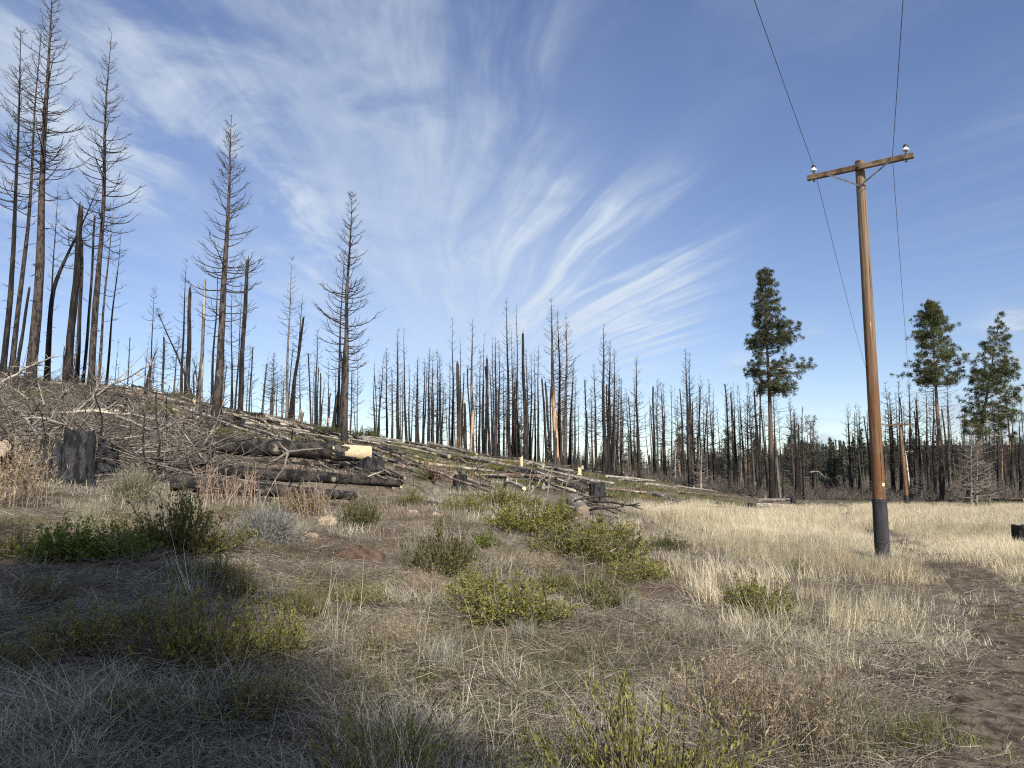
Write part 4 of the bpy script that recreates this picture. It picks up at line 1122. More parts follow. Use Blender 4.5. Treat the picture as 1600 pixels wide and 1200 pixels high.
SHRUBS = [
    # px, base py, width px, height px, kind, name, label
    (275, 866, 150, 100, 'olive', 'olive_shrub', 'yellow-olive shrub beside the grey sagebrush at middle left'),
    (100, 876, 95, 70, 'green', 'green_shrub', 'bright green leafy shrub below the big black stump'),
    (172, 872, 120, 52, 'green', 'green_shrub', 'low bright green shrub between the leafy green shrub and yellow-olive shrub'),
    (690, 898, 105, 82, 'deep', 'olive_shrub', 'dark olive shrub standing alone right of the red soil mound'),
    (905, 874, 165, 64, 'olive', 'olive_shrub', 'broad olive shrub just below the root end with dark branches'),
    (825, 832, 150, 52, 'olive', 'olive_shrub', 'low spreading olive shrub upslope left of the broad olive shrub'),
    (872, 812, 60, 36, 'olive', 'olive_shrub', 'small olive shrub touching the left side of the dark-branched root end'),
    (995, 908, 140, 42, 'olive', 'olive_shrub', 'low olive shrub trailing right from the broad olive shrub to the meadow edge'),
    (800, 970, 170, 70, 'olive', 'olive_shrub', 'loose olive shrub in the middle foreground left of the pale grass clump'),
    (935, 948, 95, 56, 'deep', 'olive_shrub', 'compact dark olive shrub right beside the pale grey grass clump'),
    (1185, 962, 115, 62, 'olive', 'olive_shrub', 'lone olive shrub in dry grass below the meadow, left of the pole'),
    (990, 1205, 280, 185, 'olive_big', 'olive_shrub', 'large upright-leaved olive shrub at the bottom centre of the frame'),
    (605, 1210, 240, 125, 'olive_big', 'olive_shrub', 'shaded olive shrub at the bottom edge left of the large upright-leaved shrub'),
    (300, 1035, 190, 115, 'deep_loose', 'olive_shrub', 'loose dark shrub in the shaded left foreground, tallest of the shaded ones'),
    (130, 1010, 150, 70, 'deep_loose', 'olive_shrub', 'low dark shrub in the shade nearest the left edge'),
    (415, 1025, 130, 92, 'deep_loose', 'olive_shrub', 'dark sparse shrub in shade right of the tallest shaded shrub'),
    (372, 930, 75, 45, 'deep_loose', 'olive_shrub', 'small dark shrub in shade below the grey sagebrush'),
    (562, 822, 66, 52, 'deep', 'olive_shrub', 'small dark green shrub beside the tan boulder'),
    (758, 855, 36, 26, 'green', 'green_shrub', 'tiny bright green shrub among grey grass right of the dark olive shrub'),
    (1225, 1215, 110, 62, 'olive_big', 'olive_shrub', 'small olive shrub cut by the bottom edge below the brown dry weeds'),
    (1368, 1220, 75, 60, 'sprig', 'olive_shrub', 'single leafy olive sprig at the bottom edge left of the trail'),
    (1040, 858, 62, 26, 'deep', 'olive_shrub', 'small dull shrub at the pale meadow edge right of the root end'),
    (20, 870, 80, 58, 'deep_loose', 'olive_shrub', 'dull shrub at the left edge beside the bright green leafy shrub'),
    (1245, 895, 38, 22, 'deep_loose', 'olive_shrub', 'tiny dark sprig at the front edge of the pale meadow'),
    (415, 848, 120, 66, 'sage', 'sagebrush', 'round blue-grey sagebrush in front of the lower charred log'),
    (205, 782, 100, 62, 'rabbit', 'rabbitbrush', 'pale rabbitbrush right of the big black stump'),
    (140, 832, 60, 55, 'rabbit', 'rabbitbrush', 'pale wiry rabbitbrush between the black stump and bright green shrub'),
    (985, 958, 62, 55, 'tuft', 'bunchgrass', 'pale grey bunchgrass clump beside the compact dark olive shrub'),
    (690, 1045, 115, 70, 'tuft', 'bunchgrass', 'grey bunchgrass clump in the middle foreground half in shade'),
    (100, 1140, 150, 52, 'tuft', 'bunchgrass', 'pale arching bunchgrass in the shaded bottom left corner'),
    (820, 1000, 90, 45, 'tuft', 'bunchgrass', 'flattened pale bunchgrass just below the loose olive shrub'),
    (640, 880, 90, 62, 'tuft', 'bunchgrass', 'grey bunchgrass behind the red soil mound'),
    (1235, 1165, 185, 130, 'weed', 'dry_weed_clump', 'tall clump of brown dry weeds in the right foreground'),
    (1130, 1130, 130, 90, 'weed', 'dry_weed_clump', 'thin brown dry weeds left of the tall brown clump'),
    (25, 790, 95, 105, 'weed', 'dry_weed_clump', 'tan dry weeds at the left edge beside the black stumps'),
    (355, 788, 110, 58, 'pink', 'dry_weed_clump', 'pinkish dry weeds before the lower charred log'),
    (480, 805, 80, 50, 'pink', 'dry_weed_clump', 'pinkish dry weeds right of the sagebrush'),
    (665, 930, 60, 40, 'weed', 'dry_weed_clump', 'small rusty dry weeds under the dark olive shrub'),
    (620, 1010, 70, 45, 'weed', 'dry_weed_clump', 'rusty dry weeds left of the grey bunchgrass clump'),
    (845, 895, 60, 32, 'weed', 'dry_weed_clump', 'small rusty weeds at the left foot of the broad olive shrub'),
    (685, 752, 50, 30, 'pink', 'dry_weed_clump', 'greyish dry weeds right of the small black stump below the log'),
    # hillside mats
    (240, 650, 70, 24, 'deep', 'hillside_shrub', 'low green mat on the slope left of the big brown slope pine'),
    (270, 622, 60, 14, 'deep', 'hillside_shrub', 'low green mat on the crest left of the big brown slope pine'),
    (345, 682, 46, 18, 'deep', 'hillside_shrub', 'small green mat at the foot of the big brown slope pine'),
    (395, 628, 50, 13, 'olive', 'hillside_shrub', 'olive mat on the crest below the broken-topped black pine'),
    (440, 645, 50, 13, 'olive', 'hillside_shrub', 'olive mat below the pale-topped ridge pine'),
    (505, 680, 52, 18, 'deep', 'hillside_shrub', 'green mat left of the lone mid-slope pine'),
    (570, 686, 56, 20, 'deep', 'hillside_shrub', 'green mat right of the lone mid-slope pine foot'),
    (605, 682, 32, 14, 'olive', 'hillside_shrub', 'small olive mat where the crest meets the far trunks'),
    (672, 748, 66, 20, 'olive', 'hillside_shrub', 'olive mat on the slope left of the stump with wood chips'),
    (730, 722, 58, 16, 'olive', 'hillside_shrub', 'olive mat on the slope below the orange-streaked snag'),
    (770, 735, 44, 12, 'olive', 'hillside_shrub', 'thin olive mat lying along the grey log below the central pines'),
    (5, 585, 70, 18, 'deep', 'hillside_shrub', 'green mat on the crest at the left edge under the burnt pines'),
    (450, 700, 60, 12, 'deep', 'hillside_shrub', 'dull green mat above the cream-ended log'),
    (985, 735, 60, 20, 'olive', 'hillside_shrub', 'olive mat among trunks right of the close pair of black pines'),
    (1110, 745, 50, 14, 'deep', 'hillside_shrub', 'dark olive mat right of the twin-topped burnt pine'),
    (720, 800, 90, 26, 'olive', 'olive_shrub', 'low olive shrub patch above the dark olive shrub beside charred sticks'),
    (745, 935, 110, 50, 'olive', 'olive_shrub', 'loose olive shrub just upslope left of the loose middle foreground shrub'),
    (862, 925, 80, 34, 'olive', 'olive_shrub', 'ragged olive shrub between the loose middle shrub and compact dark shrub'),
    (940, 845, 100, 36, 'olive', 'olive_shrub', 'low olive shrub tucked under the fan of dark branches'),
    (780, 790, 90, 30, 'olive', 'olive_shrub', 'thin olive shrub behind the low spreading shrub on the mound'),
    (640, 790, 70, 26, 'deep_loose', 'olive_shrub', 'faint olive shrub beside the charred sticks on the slope'),
    (470, 800, 70, 34, 'olive', 'olive_shrub', 'yellowish small shrub right behind the grey sagebrush'),
    (225, 985, 90, 48, 'deep_loose', 'olive_shrub', 'dark shrub in shade between the low left shrub and tallest shaded one'),
    (470, 960, 90, 45, 'deep_loose', 'olive_shrub', 'dark ragged shrub in shade below the sagebrush, right of the small dark one'),
    (60, 940, 110, 44, 'deep_loose', 'olive_shrub', 'thin dark shrub at the left edge below the dull shrub'),
    (400, 1110, 150, 60, 'deep_loose', 'olive_shrub', 'low olive shrub in shade above the bottom edge, left of the grey bunchgrass'),
    (200, 1120, 120, 46, 'deep_loose', 'olive_shrub', 'low olive shrub right of the arching bunchgrass in the bottom left corner'),
    (560, 945, 90, 38, 'deep_loose', 'olive_shrub', 'low olive shrub in half shade below the red soil mound'),
    (30, 1040, 110, 50, 'deep_loose', 'olive_shrub', 'dark shrub at the left edge in the deepest shade'),
    (560, 1075, 110, 40, 'deep_loose', 'olive_shrub', 'thin olive shrub in shade left of the grey bunchgrass'),
    (330, 905, 110, 40, 'deep_loose', 'olive_shrub', 'low dark shrub just below the yellow-olive shrub'),
    (1210, 1010, 60, 30, 'sprig', 'olive_shrub', 'thin olive sprigs below the lone olive shrub'),
]
for i, (px, py, w, h, kind, name, lab) in enumerate(SHRUBS):
    v = plant_proto(kind)[i % 3]
    b = hit(px, min(py, 1200))
    if py > 1200: b = np.array([(px - 800) / F_PX * 3.95, 3.95, float(zt((px - 800) / F_PX * 3.95, 3.95))])
    Y = b[1]
    sx = w / F_PX * Y / .84
    sz = h / F_PX * Y / .60
    root = empty(name, b - [0, 0, .01])
    for nm, me in (('stems', v[0]), ('foliage', v[1])): link(nm, me, root)
    root.scale = (sx, max(min(sx, sz * 1.6), sz * .8), sz)
    root.rotation_euler.z = float((i * 2.4) % 6.28)
    cat = {'sage': 'sagebrush', 'rabbit': 'brush', 'tuft': 'grass clump', 'weed': 'dry weeds', 'pink': 'dry weeds'}.get(kind, 'shrub')
    tag(root, lab, cat, {'sage': 'grey brush', 'rabbit': 'grey brush', 'tuft': 'bunchgrass clumps', 'weed': 'dry weed clumps', 'pink': 'dry weed clumps'}.get(kind, 'green shrubs'))

# ------------------------------------------------------------------ logs, stumps, rocks
def log_mesh(a, b, r0, r1, mats, rng, sides=12, segs=9, rough=.05, jag=False, stub=0, uv=None):
    mb = MB()
    t = np.linspace(0, 1, segs)
    p = a + (b - a) * t[:, None]
    L = np.linalg.norm(b - a)
    p[1:-1] += rng.normal(0, .006 * L, (segs - 2, 3)) * [1, 1, .5]
    R = r0 + (r1 - r0) * t
    V = tubes(mb, p, R, sides, 0, rough=rough, rng=rng)
    d = nrm(b - a)
    for ring, s in ((V[0, 0], -1), (V[0, -1], 1)):
        cap_ring(mb, ring if s < 0 else ring[::-1], 1, (d * s * (rng.uniform(.05, .25) * r0 * 2 if jag else .005)))
    for _ in range(stub):
        q = rng.uniform(.1, .9); c = a + (b - a) * q
        dd = nrm(rng.normal(size=3) + [0, 0, .7]); dd = nrm(dd - d * (dd @ d) * .6)
        l = rng.uniform(1.2, 4) * r0
        tubes(mb, np.array([c, c + dd * l * .6, c + dd * l + d * l * .2]), np.array([.2, .16, .08]) * r0 + .004, 5, 0, rng=rng)
    return mb.mesh('fallen_log', mats)


TONE = {'black': ('log_black', 'cut_old'), 'brown': ('log_brown', 'cut_old'), 'pale': ('log_pale', 'cut'), 'grey': ('log_grey', 'cut_old')}
LOGS = [
    # x0,y0,x1,y1,w,tone
    (338, 604, 442, 642, 5, 'black'), (473, 641, 553, 662, 4, 'pale'), (560, 664, 603, 678, 5, 'pale'), (298, 620, 392, 646, 7, 'black'), (300, 641, 408, 658, 5, 'brown'), (342, 641, 500, 652, 4, 'pale'),
    (400, 667, 486, 691, 5, 'pale'), (438, 664, 514, 683, 4, 'pale'), (398, 646, 534, 692, 6, 'black'), (350, 631, 373, 626, 5, 'pale'), (530, 664, 612, 673, 5, 'black'), (568, 677, 602, 681, 4, 'pale'),
    (600, 691, 702, 721, 8, 'grey'), (582, 710, 652, 726, 4, 'pale'), (614, 686, 678, 711, 6, 'black'), (640, 700, 826, 739, 8, 'grey'), (684, 697, 776, 702, 6, 'black'), (719, 700, 814, 728, 6, 'pale'),
    (740, 708, 800, 722, 5, 'black'), (790, 741, 852, 743, 8, 'black'), (788, 752, 920, 753, 7, 'brown'), (850, 764, 899, 774, 11, 'pale'), (860, 758, 924, 770, 9, 'black'), (916, 735, 1002, 751, 5, 'pale'),
    (948, 746, 1022, 753, 4, 'pale'), (968, 754, 1024, 749, 4, 'grey'), (1022, 776, 1062, 788, 6, 'grey'), (1188, 785, 1243, 783, 6, 'grey'), (1172, 793, 1246, 794, 7, 'pale'), (1138, 754, 1178, 763, 5, 'grey'),
    (1242, 777, 1302, 767, 5, 'brown'), (0, 588, 102, 582, 4, 'pale'), (98, 580, 202, 591, 4, 'pale'), (196, 596, 302, 611, 4, 'pale'), (203, 619, 252, 636, 6, 'pale'), (258, 606, 402, 643, 8, 'black'),
    (248, 634, 402, 653, 6, 'black'), (88, 645, 224, 649, 7, 'pale'), (188, 650, 272, 681, 8, 'grey'), (130, 605, 240, 622, 5, 'brown'), (40, 600, 160, 604, 5, 'grey'), (420, 655, 560, 690, 5, 'brown'),
    (455, 628, 590, 655, 4, 'black'), (610, 676, 690, 694, 5, 'black'), (700, 712, 760, 740, 6, 'brown'), (820, 728, 900, 742, 5, 'black'), (880, 745, 960, 758, 5, 'grey'), (1010, 760, 1120, 768, 4, 'pale'),
    (1060, 772, 1160, 778, 4, 'brown'), (1085, 760, 1200, 772, 3, 'grey'), (560, 700, 660, 728, 6, 'brown'), (650, 787, 702, 794, 8, 'black'), (940, 765, 1010, 772, 4, 'brown'), (1060, 752, 1130, 762, 3, 'pale'),
    (1410, 772, 1475, 770, 6, 'grey'), (1340, 768, 1420, 768, 4, 'grey'), (1495, 775, 1600, 778, 5, 'grey'), (1545, 782, 1600, 784, 6, 'brown'), (300, 655, 420, 676, 5, 'grey'), (320, 612, 470, 648, 4, 'grey'),
    (500, 655, 600, 690, 4, 'grey'), (640, 715, 740, 738, 5, 'pale'), (760, 728, 860, 748, 4, 'pale'),
]
LOG_LM = [(337, 640, 'the big brown slope pine'), (538, 670, 'the lone mid-slope pine'), (142, 590, 'the left ridge cluster'), (450, 700, 'the cream-ended log'), (717, 690, 'the orange-streaked snag'),
          (872, 730, 'the orange stripped trunks'), (932, 770, 'the stump by the root end'), (1080, 750, 'the twin-topped burnt pine'), (1207, 780, 'the tall living pine'), (1460, 775, 'the right-hand living pine')]
rels = []
for (x0, y0, x1, y1, w, tone) in LOGS:
    cx, cy = (x0 + x1) / 2, (y0 + y1) / 2
    k = min(range(len(LOG_LM)), key=lambda i: math.hypot((LOG_LM[i][0] - cx) * .6, LOG_LM[i][1] - cy))
    lx = LOG_LM[k][0]
    s = 'across the foot of' if x0 - 5 < lx < x1 + 5 else ('left of' if cx < lx else 'right of')
    rels.append((k, s, tone))
TW = {'black': 'charred black', 'brown': 'scorched brown', 'pale': 'bleached pale', 'grey': 'weathered grey'}
for i, (x0, y0, x1, y1, w, tone) in enumerate(LOGS):
    r = np.random.default_rng(3000 + i)
    a, b = hit(x0, y0), hit(x1, y1)
    if abs(a[1] - b[1]) > 18:       # a long sight line over a crest: keep the log lying along the slope
        b = foot(x1, a[1] + 18 * np.sign(b[1] - a[1]))
    Ym = (a[1] + b[1]) / 2
    R = w / F_PX * Ym * .5
    ts = np.linspace(0, 1, 9)[:, None]
    q = a + (b - a) * ts
    lift = np.max(zt(q[:, 0], q[:, 1]) - q[:, 2])
    a = a + [0, 0, R * .95 + lift * .6]; b = b + [0, 0, R * .95 + lift * .6]
    k, s, _ = rels[i]
    peers = sorted([j for j in range(len(LOGS)) if rels[j] == rels[i]], key=lambda j: LOGS[j][1] + LOGS[j][3])
    size = 'thick' if w >= 7 else ('thin' if w <= 4 else 'slim')
    where = f'{s} {LOG_LM[k][2]}' if s != 'across the foot of' else f'below {LOG_LM[k][2]}'
    lab = f'{size} {TW[tone]} log {where}' + (f', {ORD[peers.index(i)]} from the top' if len(peers) > 1 else '')
    me = log_mesh(np.zeros(3), b - a, R * r.uniform(.9, 1.1), R * r.uniform(.6, .95), [M[TONE[tone][0]], M[TONE[tone][1]]], r, 9, 8, .06, True, int(r.integers(0, 4)))
    o = link('fallen_log', me, None, a)
    tag(o, lab, 'log', 'fallen logs on the hillside')

r_l = np.random.default_rng(417)
SKY_X, SKY_Y = [150, 300, 400, 520, 600, 700, 800, 900], [592, 607, 632, 664, 682, 700, 718, 738]
n_more = 0
while n_more < 230:
    x0 = r_l.uniform(150, 860) if r_l.random() < .45 else r_l.uniform(170, 560); y0 = np.interp(x0, SKY_X, SKY_Y) + 4 + 62 * r_l.random() ** 1.4
    ln = r_l.uniform(35, 125); an = math.radians(r_l.normal(15, 9)) if r_l.random() < .8 else math.radians(r_l.uniform(-25, 40))
    x1, y1 = x0 + ln * math.cos(an), y0 + ln * math.sin(an)
    if y1 < np.interp(x1, SKY_X, SKY_Y) + 3: y1 = np.interp(x1, SKY_X, SKY_Y) + 4
    a, b = hit(x0, y0), hit(x1, y1)
    if abs(a[1] - b[1]) > 14 or a[1] > 80 or b[1] > 80 or max(a[1], b[1]) < 30: continue
    n_more += 1
    tone = ['black', 'brown', 'grey', 'grey', 'pale', 'black', 'black'][r_l.integers(0, 7)]
    Rr = r_l.uniform(2.8, 5.4) / F_PX * (a[1] + b[1]) / 2 * .55
    up_ = r_l.uniform(.0, .22); a = a + [0, 0, Rr + up_]; b = b + [0, 0, Rr + r_l.uniform(.0, .22)]
    me = log_mesh(np.zeros(3), b - a, Rr, Rr * r_l.uniform(.5, .9), [M[TONE[tone][0]], M[TONE[tone][1]]], r_l, 7, 6, .06, True, int(r_l.integers(0, 5)))
    o = link('fallen_log', me, None, a)
    k = min(range(len(LOG_LM)), key=lambda i: math.hypot(LOG_LM[i][0] - (x0 + x1) / 2, LOG_LM[i][1] - (y0 + y1) / 2))
    sz = 'slim' if Rr < .09 else 'stout'
    tag(o, f'{sz} {TW[tone]} log in the jumble around {LOG_LM[k][2]}', 'log', f'{sz} {TW[tone]} logs jumbled around {LOG_LM[k][2]}')

# the big cream-ended log
def big_log():
    r = np.random.default_rng(77)
    Y0 = 27.6
    a, b = P(312, 694, 26.6), P(579, 709, 28.6)
    root = empty('charred_log', a)
    d = b - a
    q = .79
    R = 13.2 / F_PX * Y0
    mb = MB(); V = tubes(mb, np.array([d * t for t in np.linspace(0, q, 12)]), np.interp(np.linspace(0, q, 12), [0, .1, 1], [R * .8, R * 1.02, R * .95]), 18, 0, rough=.08, rng=r)
    cap_ring(mb, V[0, 0], 0, -nrm(d) * .2)
    link('bark', mb.mesh('bark', M['log_black']), root)
    # stripped end: a sleeve of bare wood with a ragged bark edge
    mb = MB(); tt = np.linspace(q - .03, 1, 7)
    V = tubes(mb, np.array([d * t for t in tt]), np.full(7, R * .95), 20, 0, rough=.012, rng=r)
    cap_ring(mb, V[0, 0], 0)
    link('stripped_end', mb.mesh('stripped_end', M['cut']), root)
    mb = MB(); cap_ring(mb, V[0, -1][::-1] + nrm(d) * .004, 0)
    link('cut_face', mb.mesh('cut_face', M['snag_pale']), root)
    mb = MB()
    for j in range(26):     # ragged tongues of bark over the stripped wood, and a burnt underside
        an = r.uniform(0, 6.28)
        ax = nrm(d); u = nrm(np.cross(ax, [0, 0, 1])); w = np.cross(u, ax)
        nrl = u * math.cos(an) + w * math.sin(an); tg = np.cross(ax, nrl)
        l = r.uniform(.15, .55) if nrl[2] > -.5 else r.uniform(.7, 1.25)
        c0 = d * (q - .02) + nrl * R * .985
        hw = r.uniform(.05, .1)
        v = [c0 - tg * hw, c0 + tg * hw, c0 + ax * l + tg * hw * .4, c0 + ax * l - tg * hw * .4]
        v = v + [x + nrl * .022 for x in v]
        mb.add(v, [[0, 1, 2, 3], [4, 7, 6, 5], [0, 4, 5, 1], [1, 5, 6, 2], [2, 6, 7, 3], [3, 7, 4, 0]], 0)
    tg_ = link('bark_edge', mb.mesh('bark_edge', M['log_black'], False), root)
    # dead branch hooks on it
    for (pts, rr) in (([(405, 735), (425, 722), (442, 712), (450, 706), (475, 703), (505, 701)], 4.5), ([(450, 706), (441, 698), (436, 690)], 2.5), ([(450, 707), (446, 722), (443, 732)], 3)):
        mb = MB()
        p = np.array([P(x, y, Y0 - .55) for x, y in pts]) - a
        tubes(mb, p, np.linspace(rr, rr * .35, len(p)) / F_PX * Y0 * .5 * 1.5, 6, rng=r)
        link('branch', mb.mesh('branch', M['twig_grey']), root)
    tag(root, 'thick charred black log with a cream stripped sawn end resting above the small stump', 'log', 'large charred logs')
    for (x0, y0, x1, y1, w0, w1, lab) in ((250, 729, 625, 755, 24, 12, 'long charred log with a brown sawn left end lying below the cream-ended log'), (268, 755, 553, 775, 26, 14, 'lowest charred black log behind the grey sagebrush'),
                                          (0, 700, 30, 760, 30, 20, 'charred log end jutting in at the left edge beside the stumps')):
        Yl = hit((x0 + x1) / 2, max(y0, y1) + 8)[1]
        a2, b2 = P(x0, y0, Yl - .4), P(x1, y1, Yl + .5)
        ro = empty('charred_log', a2)
        R0, R1 = w0 / F_PX * Yl * .5, w1 / F_PX * Yl * .5
        mb = MB(); V = tubes(mb, np.array([(b2 - a2) * t for t in np.linspace(0, 1, 14)]), np.linspace(R0, R1, 14), 16, 0, rough=.1, rng=r)
        cap_ring(mb, V[0, -1][::-1], 0, nrm(b2 - a2) * .1)
        link('bark', mb.mesh('bark', M['log_black']), ro)
        mb = MB(); cap_ring(mb, V[0, 0], 0, -nrm(b2 - a2) * .01)
        link('cut_face', mb.mesh('cut_face', M['cut_old']), ro)
        for j in range(5):
            mb = MB(); c = (b2 - a2) * r.uniform(.25, .95); dd = nrm(r.normal(size=3) * [1, .4, .2] + [0, -.2, 1.1]); l = r.uniform(.3, .9)
            tubes(mb, np.array([c, c + dd * l * .5 + r.normal(0, .04, 3), c + dd * l + r.normal(0, .08, 3)]), np.array([.022, .016, .006]), 5, rng=r)
            link('branch', mb.mesh('branch', M['twig']), ro)
        tag(ro, lab, 'log', 'large charred logs')


big_log()


def stump(px, py, wpx, hpx, label, bark='stump', top='stump', lean=(0, 0), jag=.2):
    b = hit(px, py)
    r = np.random.default_rng(int(px * 7 + py))
    R = wpx / F_PX * b[1] * .5; H = hpx / F_PX * b[1]
    root = empty('burnt_stump', b)
    n = 26 if wpx > 20 else 12
    rings = 12
    a = np.linspace(0, 2 * np.pi, n, endpoint=False)
    flut = 1 + .07 * np.sin(a * 5 + r.uniform(0, 6)) + .06 * np.sin(a * 8 + r.uniform(0, 6)) + .045 * r.normal(size=n)
    if wpx > 28:
        for _g in range(5): flut[r.integers(0, n)] -= r.uniform(.12, .24)
    V = []
    for k, t in enumerate(np.linspace(-.15, 1, rings)):
        rr = R * (1 + .28 * max(0, 1 - t * 2.6) ** 2) * (1 + (flut - 1) * (1.5 - t * .8)) * (1 - .04 * t)
        z = np.full(n, H * t) + (r.normal(0, jag * R, n) if k == rings - 1 else 0)
        V.append(np.stack([rr * np.cos(a) + lean[0] * t * H, rr * np.sin(a) + lean[1] * t * H, z], -1))
    V = np.array(V); idx = np.arange(rings * n).reshape(rings, n); nx = np.roll(idx, -1, 1)
    mb = MB(); mb.add(V, np.stack([idx[:-1], nx[:-1], nx[1:], idx[1:]], -1).reshape(-1, 4))
    link('bark', mb.mesh('bark', M[bark]), root)
    mb = MB(); cap_ring(mb, V[-1], 0, np.array([0, 0, -.15 * R]))
    link('top_face', mb.mesh('top_face', M[top]), root)
    for j in range(5 if wpx > 20 else 0):
        an = r.uniform(-2.8, -.3); mb = MB()
        p = np.array([[R * 1.05 * math.cos(an), R * 1.05 * math.sin(an), .16], [R * 1.35 * math.cos(an), R * 1.35 * math.sin(an), .05], [R * 1.8 * math.cos(an), R * 1.8 * math.sin(an), -.06]])
        tubes(mb, p, np.array([.1, .075, .03]) * R / .3, 7, rng=r)
        link('root', mb.mesh('root', M[bark]), root)
    tag(root, label, 'stump', 'burnt stumps')


stump(121, 766, 46, 88, 'largest black charred stump at middle left, upright with furrowed bark')
stump(80, 757, 38, 66, 'charred stump close behind the left side of the largest black stump')
stump(166, 752, 32, 54, 'smaller charred stump right of the largest black stump, broken on its right side', jag=.5)
stump(583, 744, 32, 28, 'squat black stump under the end of the cream-ended log')
stump(719, 768, 23, 26, 'small dark stump on the slope with pale chips, left of the centre mound', top='cut_old')
stump(933, 783, 24, 27, 'dark round stump right behind the fan of dark branches')
stump(1116, 796, 14, 9, 'tiny dark stump at the meadow edge left of the tall living pine')
stump(1175, 796, 13, 10, 'small black stump at the left end of the log pile under the tall living pine')
stump(1240, 790, 9, 12, 'narrow stump at the right end of the log pile under the living pine')
stump(1247, 796, 10, 9, 'low squat stump right of the narrow log pile stump')
stump(1491, 790, 16, 8, 'low dark stump with ash-pale top right of the second living pine', top='snag_pale')
stump(1599, 864, 26, 42, 'black stump with torn lower bark cut off by the right edge', jag=.06)
stump(1494, 782, 9, 20, 'leaning black stub behind the ash-topped low stump', lean=(.8, 0))
for (px, py, w, h, lab) in [(120, 588, 10, 30, 'tan broken stump with bright torn wood under the flared black snag'), (296, 622, 6, 16, 'pale broken stump below the short black snag'), (303, 640, 5, 14, 'bright orange splintered stump left of the slope pine'),
                            (345, 631, 6, 12, 'cream splintered stump right of the brown slope pine'), (387, 640, 6, 14, 'leaning cream stump on the crest'), (373, 625, 9, 12, 'dark stump on the crest behind the leaning cream stump'),
                            (512, 655, 7, 16, 'grey stub stump left of the lone mid-slope pine'), (468, 662, 7, 18, 'grey post-like stump midway down the slope'), (653, 692, 6, 10, 'white splintered stump left of the orange-streaked snag'),
                            (677, 690, 6, 10, 'tan splintered stump close left of the orange-streaked snag'), (717, 694, 6, 12, 'cream stump at the foot of the orange-streaked snag'), (735, 688, 5, 12, 'tall cream splinter stump beside the orange-based pine'),
                            (722, 708, 8, 8, 'pale broken stump right of the grey slope log'), (762, 706, 5, 12, 'slanting tan splinter stump below the central pines'), (815, 730, 5, 14, 'split tan stump left of the orange stripped trunks'),
                            (905, 742, 6, 10, 'tan stub right of the orange stripped trunks'), (931, 722, 5, 9, 'white splinter stump before the pair of tall black pines'), (910, 735, 5, 8, 'cream chip stump near the black spar'),
                            (1186, 762, 5, 16, 'pale splintered post stump left of the tall living pine'), (752, 700, 5, 8, 'low cream stump below the thin central poles'), (855, 722, 4, 10, 'thin cream splinter left of the orange trunks')]:
    dark = 'dark' in lab or 'grey' in lab
    stump(px, py, w, h, lab, 'snag_pale' if dark else 'cut', 'cut_old' if dark else 'cut', lean=(float(RG.normal(0, .15)), 0), jag=.8)


def rock(px, py, wpx, hpx, label, mat='rock', name='rock', cat='rock'):
    b = hit(px, py); r = np.random.default_rng(int(px + py))
    Y = b[1]; sx, sz = wpx / F_PX * Y * .5, hpx / F_PX * Y
    n, m = 18, 9
    V = []
    for i in range(m):
        ph = -.5 + (np.pi / 2 + .5) * i / (m - 1)
        for j in range(n):
            th = 2 * np.pi * j / n
            k = 1 + .16 * math.sin(3 * th + px) + .1 * math.sin(5 * th + ph * 4) + r.normal(0, .035)
            V.append((sx * k * math.cos(ph) * math.cos(th), sx * .8 * k * math.cos(ph) * math.sin(th), sz * k * math.sin(ph)))
    idx = np.arange(n * m).reshape(m, n); nx = np.roll(idx, -1, 1)
    mb = MB(); mb.add(V, np.stack([idx[:-1], nx[:-1], nx[1:], idx[1:]], -1).reshape(-1, 4))
    o = link(name, mb.mesh(name, M[mat]), None, b - [0, 0, sz * .2])
    tag(o, label, cat, 'rocks on the slope' if mat == 'rock' else None)


rock(512, 820, 32, 14, 'tan rounded boulder right of the grey sagebrush')
rock(646, 806, 26, 9, 'tan flat rock below the charred sticks in mid-slope')
rock(680, 806, 16, 6, 'small pale rock right of the tan flat rock')
rock(562, 872, 76, 19, 'mound of bare reddish soil left of the dark olive shrub', 'redsoil', 'soil_mound', 'soil mound')
rock(488, 838, 24, 6, 'small buried tan rock left of the tan boulder')

# ------------------------------------------------------------------ dead branches and slash
def branch_mesh(pts, r0, mat, rng, side=10, sl=.35):
    mb = MB()
    p = np.asarray(pts, float)
    t0 = np.linspace(0, 1, len(p)); t = np.linspace(0, 1, max(len(p), 9))
    p = np.stack([np.interp(t, t0, p[:, i]) for i in range(3)], -1)
    for _ in range(2): p[1:-1] = (p[:-2] + 2 * p[1:-1] + p[2:]) / 4
    L = np.linalg.norm(np.diff(p, axis=0), axis=1).sum()
    p[1:-1] += rng.normal(0, .008 * L, (len(p) - 2, 3))
    tubes(mb, p, r0 * (1 - .72 * t), 6, rng=rng)
    if side:
        q = rng.uniform(.2, .97, side)
        st = np.stack([np.interp(q, t, p[:, i]) for i in range(3)], -1)
        ax = nrm(p[-1] - p[0])
        d = nrm(rng.normal(size=(side, 3)) + ax * .7 + [0, 0, .5])
        l = L * sl * rng.uniform(.3, 1.1, side) * (1.1 - .6 * q)
        k = np.linspace(0, 1, 5)
        bend = rng.normal(0, .25, (side, 3)) + [0, 0, .15]
        pp = st[:, None] + l[:, None, None] * (d[:, None] * k[None, :, None] + bend[:, None] * (k ** 2)[None, :, None])
        tubes(mb, pp, (r0 * .45 * (1.1 - .6 * q))[:, None] * (1 - .7 * k[None]), 4, rng=rng)
    return mb.mesh('dead_branch', mat)


